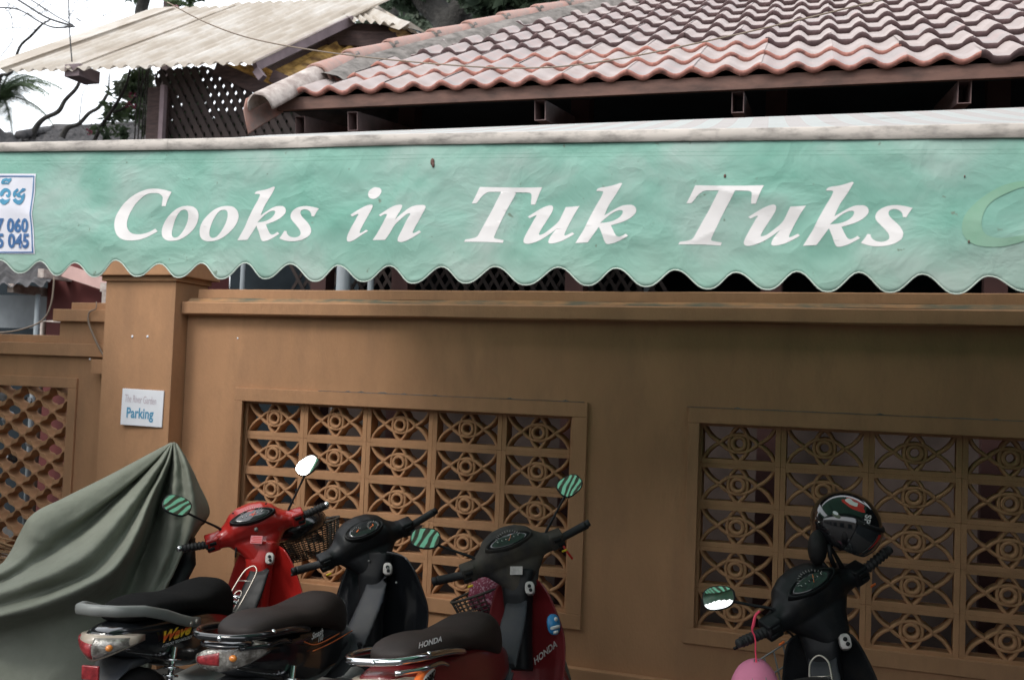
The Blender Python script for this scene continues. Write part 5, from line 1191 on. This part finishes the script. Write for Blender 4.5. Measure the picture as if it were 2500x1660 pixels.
bm=bmesh.new(); ellipsoid(bm,(.56,.10,.83),.10,.13,.09,16,10)
for v in bm.verts: v.co+=V((0,0,.03*noise.noise(v.co*9)))
pk=b3.part('cloth_in_basket',bm,'pinkdot','f')
# tail sticker of the dusty bike
bm=bmesh.new(); loft(bm,[se((-.66,-.105,.70),(1,.25,0),(0,-.1,1),.11,.04,24,2.4),se((-.66,-.128,.70),(1,.25,0),(0,-.1,1),.11,.04,24,2.4)]); st=b3.part('round_sticker',bm,'orange')
bm=bmesh.new(); loft(bm,[se((-.65,-.1275,.705),(1,.25,0),(0,-.1,1),.08,.025,24,2.4),se((-.65,-.1290,.705),(1,.25,0),(0,-.1,1),.08,.025,24,2.4)]); b3.part('sticker_print',bm,'ink',par=st)
texto('brand_lettering','COSMIC',.036,'black_pl',st,(-.65,-.1305,.705),(1,.25,0),(0,-.1,1),off=.001,ext=.0004)
tubeo('red_strap',[b3.H@V((.31,-.215,.98)),b3.H@V((.30,-.222,.94)),b3.H@V((.30,-.235,.90))],.005,'redink',b3.root,6)
# ---- black motorbike on the right with helmet
b4=Bike('motorbike','all black motorbike at the right with a helmet on it and a pink cap hanging',3.164,-1.473,1.508,.199,.746,-.018)
b4.cpaint='black_pl'; b4.cinner='black_pl'
b4.cover('black_pl',dial='wide'); b4.controls('black_pl','ribbed','rubber',tick='orange'); b4.shield('black_pl','grey_pl',wtop=.11,wmid=.18,ztop=.88); b4.key(y=-.09,z=.845); b4.rack(); b4.body('black_gl','seat'); b4.tail('wide'); b4.rail('alu','cast'); b4.wheels()
b4.mirror((.335,.165,1.025),(1657,1378),.062,.045,-.06,R(12),R(-25),shape=.4); 
bm=bmesh.new(); tube(bm,[b4.H@V((.335,-.165,1.02)),b4.H@V((.335,-.165,1.10)),b4.H@V((.34,-.15,1.20))],[.011,.007,.007],8); tube(bm,[b4.H@V((.335,-.11,1.02)),b4.H@V((.33,-.105,1.07)),b4.H@V((.33,-.09,1.14))],[.013,.010,.006],8); b4.part('mirror_stem',bm,'black_pl')
bm=bmesh.new()
for k in range(5): tube(bm,[(.50,.02+.045*k,.86),(.58,.02+.045*k,.72),(.50,.02+.045*k,.66)],.0035,5)
for z_,x_ in ((.86,.50),(.78,.545),(.70,.55)): tube(bm,[(x_,-.02,z_),(x_,.24,z_)],.0035,5)
b4.part('front_carrier',bm,'alu','f')
# helmet hanging on the right mirror
hc=pln(1950,1208,b4.M@(b4.H@V((.335,-.165,1.15))),FW); hl=thing('helmet','glossy black helmet with red and white stickers perched on the right bike','helmet',hc)
Ax=(RX*.80+V((0,0,1))*-.42+FW*-.42).normalized()   # face opening direction
Uz=(V((0,0,1))-Ax*Ax.z).normalized(); Uz=(Uz+RX*-.0).normalized(); Ay=Uz.cross(Ax)
def HP(az_,el_,r=1.0): return (Ax*(math.cos(az_)*math.cos(el_)*.128)+Ay*(math.sin(az_)*math.cos(el_)*.108)+Uz*(math.sin(el_)*.118))*r
bm=bmesh.new(); rr=[]
for j in range(19):
    row=[]
    for i in range(37):
        az_=-PI+2*PI*i/36; lo=-.78 if abs(az_)>1.15 else -.78+ (1.05)*(1-(abs(az_)/1.15)**4); el_=lo+(PI/2-.001-lo)*j/18; row.append(HP(az_,el_))
    rr.append(row)
loft(bm,rr,False,False); bmesh.ops.remove_doubles(bm,verts=bm.verts,dist=.0002); o=ob('shell',bm,'helm',hl,True); q=o.modifiers.new('s','SOLIDIFY'); q.thickness=.012; q.offset=-1
bm=bmesh.new(); rr=[[HP(-1.2+2.4*i/20,-.62+.95*j/8,1.05) for i in range(21)] for j in range(9)]; loft(bm,rr,False,False); ob('visor',bm,'visor',hl,True)
bm=bmesh.new(); rr=[[HP(-1.25+2.5*i/20,e_,k) for i in range(21)] for e_,k in ((.30,1.04),(.34,1.07),(.42,1.06),(.46,1.01))]; loft(bm,rr,False,False); ob('peak_trim',bm,'black_pl',hl,True)
def decal(az0,az1,el0,el1,m,k=1.012,fn=None):
    bm=bmesh.new(); rr=[]
    for j in range(9):
        t=j/8; row=[]
        for i in range(9):
            s_=i/8; a_=az0+(az1-az0)*s_; e_=el0+(el1-el0)*t
            if fn: a_,e_=fn(s_,t)
            row.append(HP(a_,e_,k))
        rr.append(row)
    loft(bm,rr,False,False); return ob('decal',bm,m,hl,True)
ec=V(-FW); # direction from helmet to camera expressed in helmet angles
lx,ly,lz=ec.dot(Ax),ec.dot(Ay),ec.dot(Uz); azc=math.atan2(ly,lx); elc=math.asin(max(-1,min(1,lz)))
def disk(ac,e0,ra,re,wob=0): return lambda s_,t: (ac+ra*(s_*2-1)*math.sqrt(max(0,1-(t*2-1)**2))*(1+wob*math.sin(9*t)),e0+re*(t*2-1))
sgn=1 if (HP(azc+.3,elc)-HP(azc,elc)).dot(RX)>0 else -1
decal(0,1,0,1,'redink',1.010,disk(azc-sgn*.45,elc+.72,.52,.20,.2)); decal(0,1,0,1,'ink',1.016,disk(azc-sgn*.58,elc+.74,.30,.12,.1)); decal(0,1,0,1,'redink',1.02,disk(azc-sgn*.50,elc+.84,.16,.05)); decal(0,1,0,1,'leafp',1.012,disk(azc-sgn*.72,elc+.10,.13,.07)); decal(0,1,0,1,'plate',1.014,disk(azc-sgn*.78,elc+.15,.09,.05))
decal(0,1,0,1,'redink',1.01,lambda s_,t:(azc+sgn*(.25+.22*t+.10*(s_-.5)*(1-t)),elc+.10-.62*t)); decal(0,1,0,1,'redink',1.055,lambda s_,t:(azc+sgn*(.75-.20*t+.16*(s_-.5)*(1-t)),elc+.10-.55*t)); decal(0,1,0,1,'alu',1.056,lambda s_,t:(azc+sgn*(.62-.16*t+.02*(s_-.5)),elc+.05-.62*t))
pt=HP(azc+sgn*.16,elc+.18,1.02); nx_=(HP(azc+sgn*.22,elc-.15,1.02)-pt).normalized(); nn_=pt.normalized(); texto('brand_lettering','SPEED',.034,'ink',hl,pt,nx_,nn_.cross(nx_),ext=.001,off=.0006)
tubeo('chin_strap',[HP(azc-sgn*.6,-.75),HP(azc-sgn*.6,-.75)*.9+V((0,0,-.05)),HP(azc-sgn*.5,-.75)*.7+V((0,0,-.10))],.009,'black_pl',hl,6)
bm=bmesh.new(); p_=HP(azc-sgn*1.1,-.55); ellipsoid(bm,p_+V((0,0,-.055)),.035,.045,.065,14,10); ob('ear_pad',bm,'seat',hl,True)
# pink cap hanging
gw=b4.M@(b4.H@V((.302,.285,1.0))); st0=pln(1748,1412,gw,FW); st1=pln(1742,1518,gw,FW)
cp_=thing('pink_cap','pink cap hanging by its neon strap from the left grip of the right bike','cap',st1)
def L_(X,Y): return pln(X,Y,gw-FW*.02,FW)-st1
tubeo('strap',[L_(1752,1408),L_(1742,1418),L_(1737,1440),L_(1734,1452),L_(1741,1470),L_(1742,1500),L_(1743,1530),L_(1736,1548)],[.004,.005,.006,.0035,.003,.003,.003,.008],'neon',cp_,7,4)
bm=bmesh.new(); rr=[]
for j in range(10):
    e_=PI/2-.02-(PI/2)*j/9*.98; rr.append([RX*(math.cos(2*PI*i/24)*math.cos(e_)*.088)+FW*(math.sin(2*PI*i/24)*math.cos(e_)*.08)+V((0,0,-.125+math.sin(e_)*.125)) for i in range(24)])
loft(bm,rr,False); 
for v in bm.verts: v.co+=v.co.normalized()*.004*noise.noise(v.co*25)
ob('crown',bm,'pink',cp_,True)
for sx_ in (-1,1):
    tubeo('seam',[RX*(sx_*.006)+V((0,0,-.0))-FW*.01,RX*(sx_*.018)-FW*.045+V((0,0,-.03)),RX*(sx_*.030)-FW*.075+V((0,0,-.08))],.0022,'alu',cp_,5,3)
bm=bmesh.new(); rr=[[RX*(.10*math.cos(PI+PI*i/12))+V((0,0,-.125-.035*t))-FW*(.05+.10*t*math.sin(PI*i/12)+.03) for i in range(13)] for t in (0,.5,1)]; loft(bm,rr,False,False); o=ob('brim',bm,'pink',cp_,True); q=o.modifiers.new('s','SOLIDIFY'); q.thickness=.003
# ---- covered motorbike: bike under it, then the cloth draped over
tp=thing('covered_motorbike','motorbike hidden under a faded olive tarp at the left','motorbike')
pk_=atz(398,1024,1.345); cornr=atz(76,1190,1.05)
ax_=(V((pk_.x,pk_.y,0))-V((cornr.x,cornr.y,0))).normalized(); lf=V((-ax_.y,ax_.x,0))
base=V((cornr.x,cornr.y,0)); Lb=(V((pk_.x,pk_.y,0))-base).length
def BP(f,l,z): return base+ax_*f+lf*l+V((0,0,z))
cols=[[(398,1022,4.75),(330,1072,5.0),(235,1118,5.0),(150,1158,4.9),(66,1214,4.7),(10,1300,4.6),(-60,1420,4.5),(-120,1600,4.4)],
[(394,1021,4.73),(315,1063,4.62),(235,1106,4.50),(150,1149,4.37),(75,1189,4.26),(36,1262,4.24),(-12,1310,4.2),(-110,1330,4.2)],
[(396,1021,4.72),(335,1078,4.57),(265,1135,4.44),(185,1190,4.31),(108,1238,4.20),(66,1276,4.16),(0,1322,4.10),(-105,1352,4.08)],
[(397,1021,4.72),(354,1070,4.64),(303,1118,4.56),(246,1170,4.47),(192,1222,4.36),(140,1262,4.26),(40,1326,4.14),(-100,1376,4.08)],
[(397,1021,4.71),(368,1072,4.55),(325,1130,4.42),(282,1184,4.30),(236,1238,4.18),(175,1290,4.06),(60,1345,3.98),(-95,1396,3.96)],
[(398,1021,4.715),(378,1074,4.61),(338,1146,4.47),(306,1200,4.37),(266,1262,4.24),(208,1320,4.12),(75,1374,4.02),(-90,1418,3.99)],
[(398,1021,4.70),(386,1070,4.56),(348,1150,4.38),(324,1211,4.26),(286,1283,4.13),(232,1334,4.02),(92,1394,3.92),(-85,1440,3.90)],
[(399,1021,4.72),(392,1078,4.68),(366,1165,4.60),(346,1230,4.53),(312,1300,4.43),(262,1366,4.27),(130,1428,4.12),(-80,1480,4.06)],
[(399,1021,4.72),(393,1080,4.68),(370,1166,4.62),(352,1232,4.56),(326,1306,4.49),(288,1384,4.38),(215,1480,4.16),(60,1620,3.98)],
[(401,1020,4.71),(405,1075,4.58),(398,1160,4.49),(388,1240,4.43),(368,1310,4.37),(340,1376,4.34),(300,1470,4.26),(250,1620,4.15)],
[(404,1021,4.72),(417,1070,4.62),(424,1120,4.56),(424,1190,4.50),(408,1257,4.46),(384,1325,4.41),(362,1376,4.36),(310,1600,4.3)],
[(408,1024,4.72),(426,1060,4.60),(441,1110,4.54),(452,1190,4.50),(428,1257,4.46),(398,1325,4.40),(376,1378,4.36),(330,1600,4.3)],
[(412,1030,4.80),(432,1062,4.80),(456,1112,4.80),(482,1182,4.74),(444,1226,4.66),(408,1300,4.6),(382,1376,4.55),(335,1600,4.5)],
[(412,1031,4.95),(436,1078,5.05),(452,1130,5.1),(470,1190,5.1),(440,1250,5.0),(405,1310,4.9),(380,1380,4.8),(335,1600,4.7)]]
def cr4(p0,p1,p2,p3,t): return .5*((2*p1)+(p2-p0)*t+(2*p0-5*p1+4*p2-p3)*t*t+(3*p1-p0-3*p2+p3)*t**3)
def dense(L,n,ten=1.0):
    o=[]
    for i in range(len(L)-1):
        p0=L[max(i-1,0)];p3=L[min(i+2,len(L)-1)]
        for k in range(n):
            t=k/n; c=cr4(p0,L[i],L[i+1],p3,t); l=L[i].lerp(L[i+1],t); o.append(l.lerp(c,ten))
    o.append(L[-1]); return o
W3=[dense([V(q) for q in c],10) for c in cols]
g2=[]
for r_ in range(len(W3[0])): g2.append(dense([W3[c][r_] for c in range(len(W3))],8,.8))
bm=bmesh.new(); rows_=[]
for ri_,row in enumerate(g2):
    o=[]
    for ci_,q in enumerate(row):
        p=atd(q.x,q.y,q.z+.10); k=min(1,ri_/12)
        ed=1 if 2<ci_<len(row)-18 else .25
        d=(.008*noise.noise(p*5)+.006*(1-2.4*abs(noise.noise(V((p.x*9,p.y*9,p.z*13)))))+.003*(1-2.4*abs(noise.noise(p*26))))*k*ed
        wx=max(0,1-abs((q.x-110)/120)); wy=max(0,1-abs((q.y-(1335-.22*(q.x-20)))/36))
        d+=.045*(1-2.6*abs(noise.noise(V((p.x*7,p.y*3,p.z*17)))))*wx*wy+.012*wx*wy
        lo=max(0,min(1,(q.y-1400)/80)); d+=lo*.014*noise.noise(V((p.x*3,p.y*3,p.z*9)))
        o.append(p-FW*d)
    rows_.append(o)
loft(bm,rows_,False,False); bm.normal_update()
tarp=ob('tarp',bm,'tarp',tp,True); q=tarp.modifiers.new('s','SOLIDIFY'); q.thickness=.003
e_=pln(480,1180,pk_-FW*.05,FW)
# bike inside: wheel, dark body seen past the cloth edge
hb=Matrix.Translation(base+ax_*(Lb-.05))@Matrix.Rotation(math.atan2(ax_.y,ax_.x),4,'Z')
bm=bmesh.new(); rr=[]
for z,w_,x in ((.90,.05,.12),(.85,.10,.10),(.8,.16,.08),(.6,.18,-.04),(.4,.16,-.08)): rr.append(se((x,-.02,z),(0,1,0),(1,0,0),w_,.05,16,3))
loft(bm,rr); orient(bm,hb); ob('leg_shield',bm,'black_pl',tp,True)
bm=bmesh.new(); rr=[[V((r*math.cos(2*PI*k/28),yy,.28+r*math.sin(2*PI*k/28))) for k in range(28)] for r,yy in ((.215,-.03),(.25,-.045),(.282,0),(.25,.045),(.215,.03),(.215,-.03))]; loft(bm,rr,False); orient(bm,hb@Matrix.Translation((.12,0,0))); ob('front_wheel',bm,'rubber',tp,True)
bm=bmesh.new(); rr=[[V((-Lb+.15+r*math.cos(2*PI*k/28),yy,.28+r*math.sin(2*PI*k/28))) for k in range(28)] for r,yy in ((.215,-.03),(.25,-.045),(.282,0),(.25,.045),(.215,.03),(.215,-.03))]; loft(bm,rr,False); orient(bm,hb); ob('rear_wheel',bm,'rubber',tp,True)
a=pln(455,1150,pk_,FW); bm=bmesh.new(); ellipsoid(bm,(0,0,0),.012,.05,.075,14,10); orient(bm,Matrix.Translation(pln(462,1178,pk_+FW*.04,FW))@Matrix.Rotation(.5,4,'X')); ob('mirror',bm,'black_pl',tp,True)
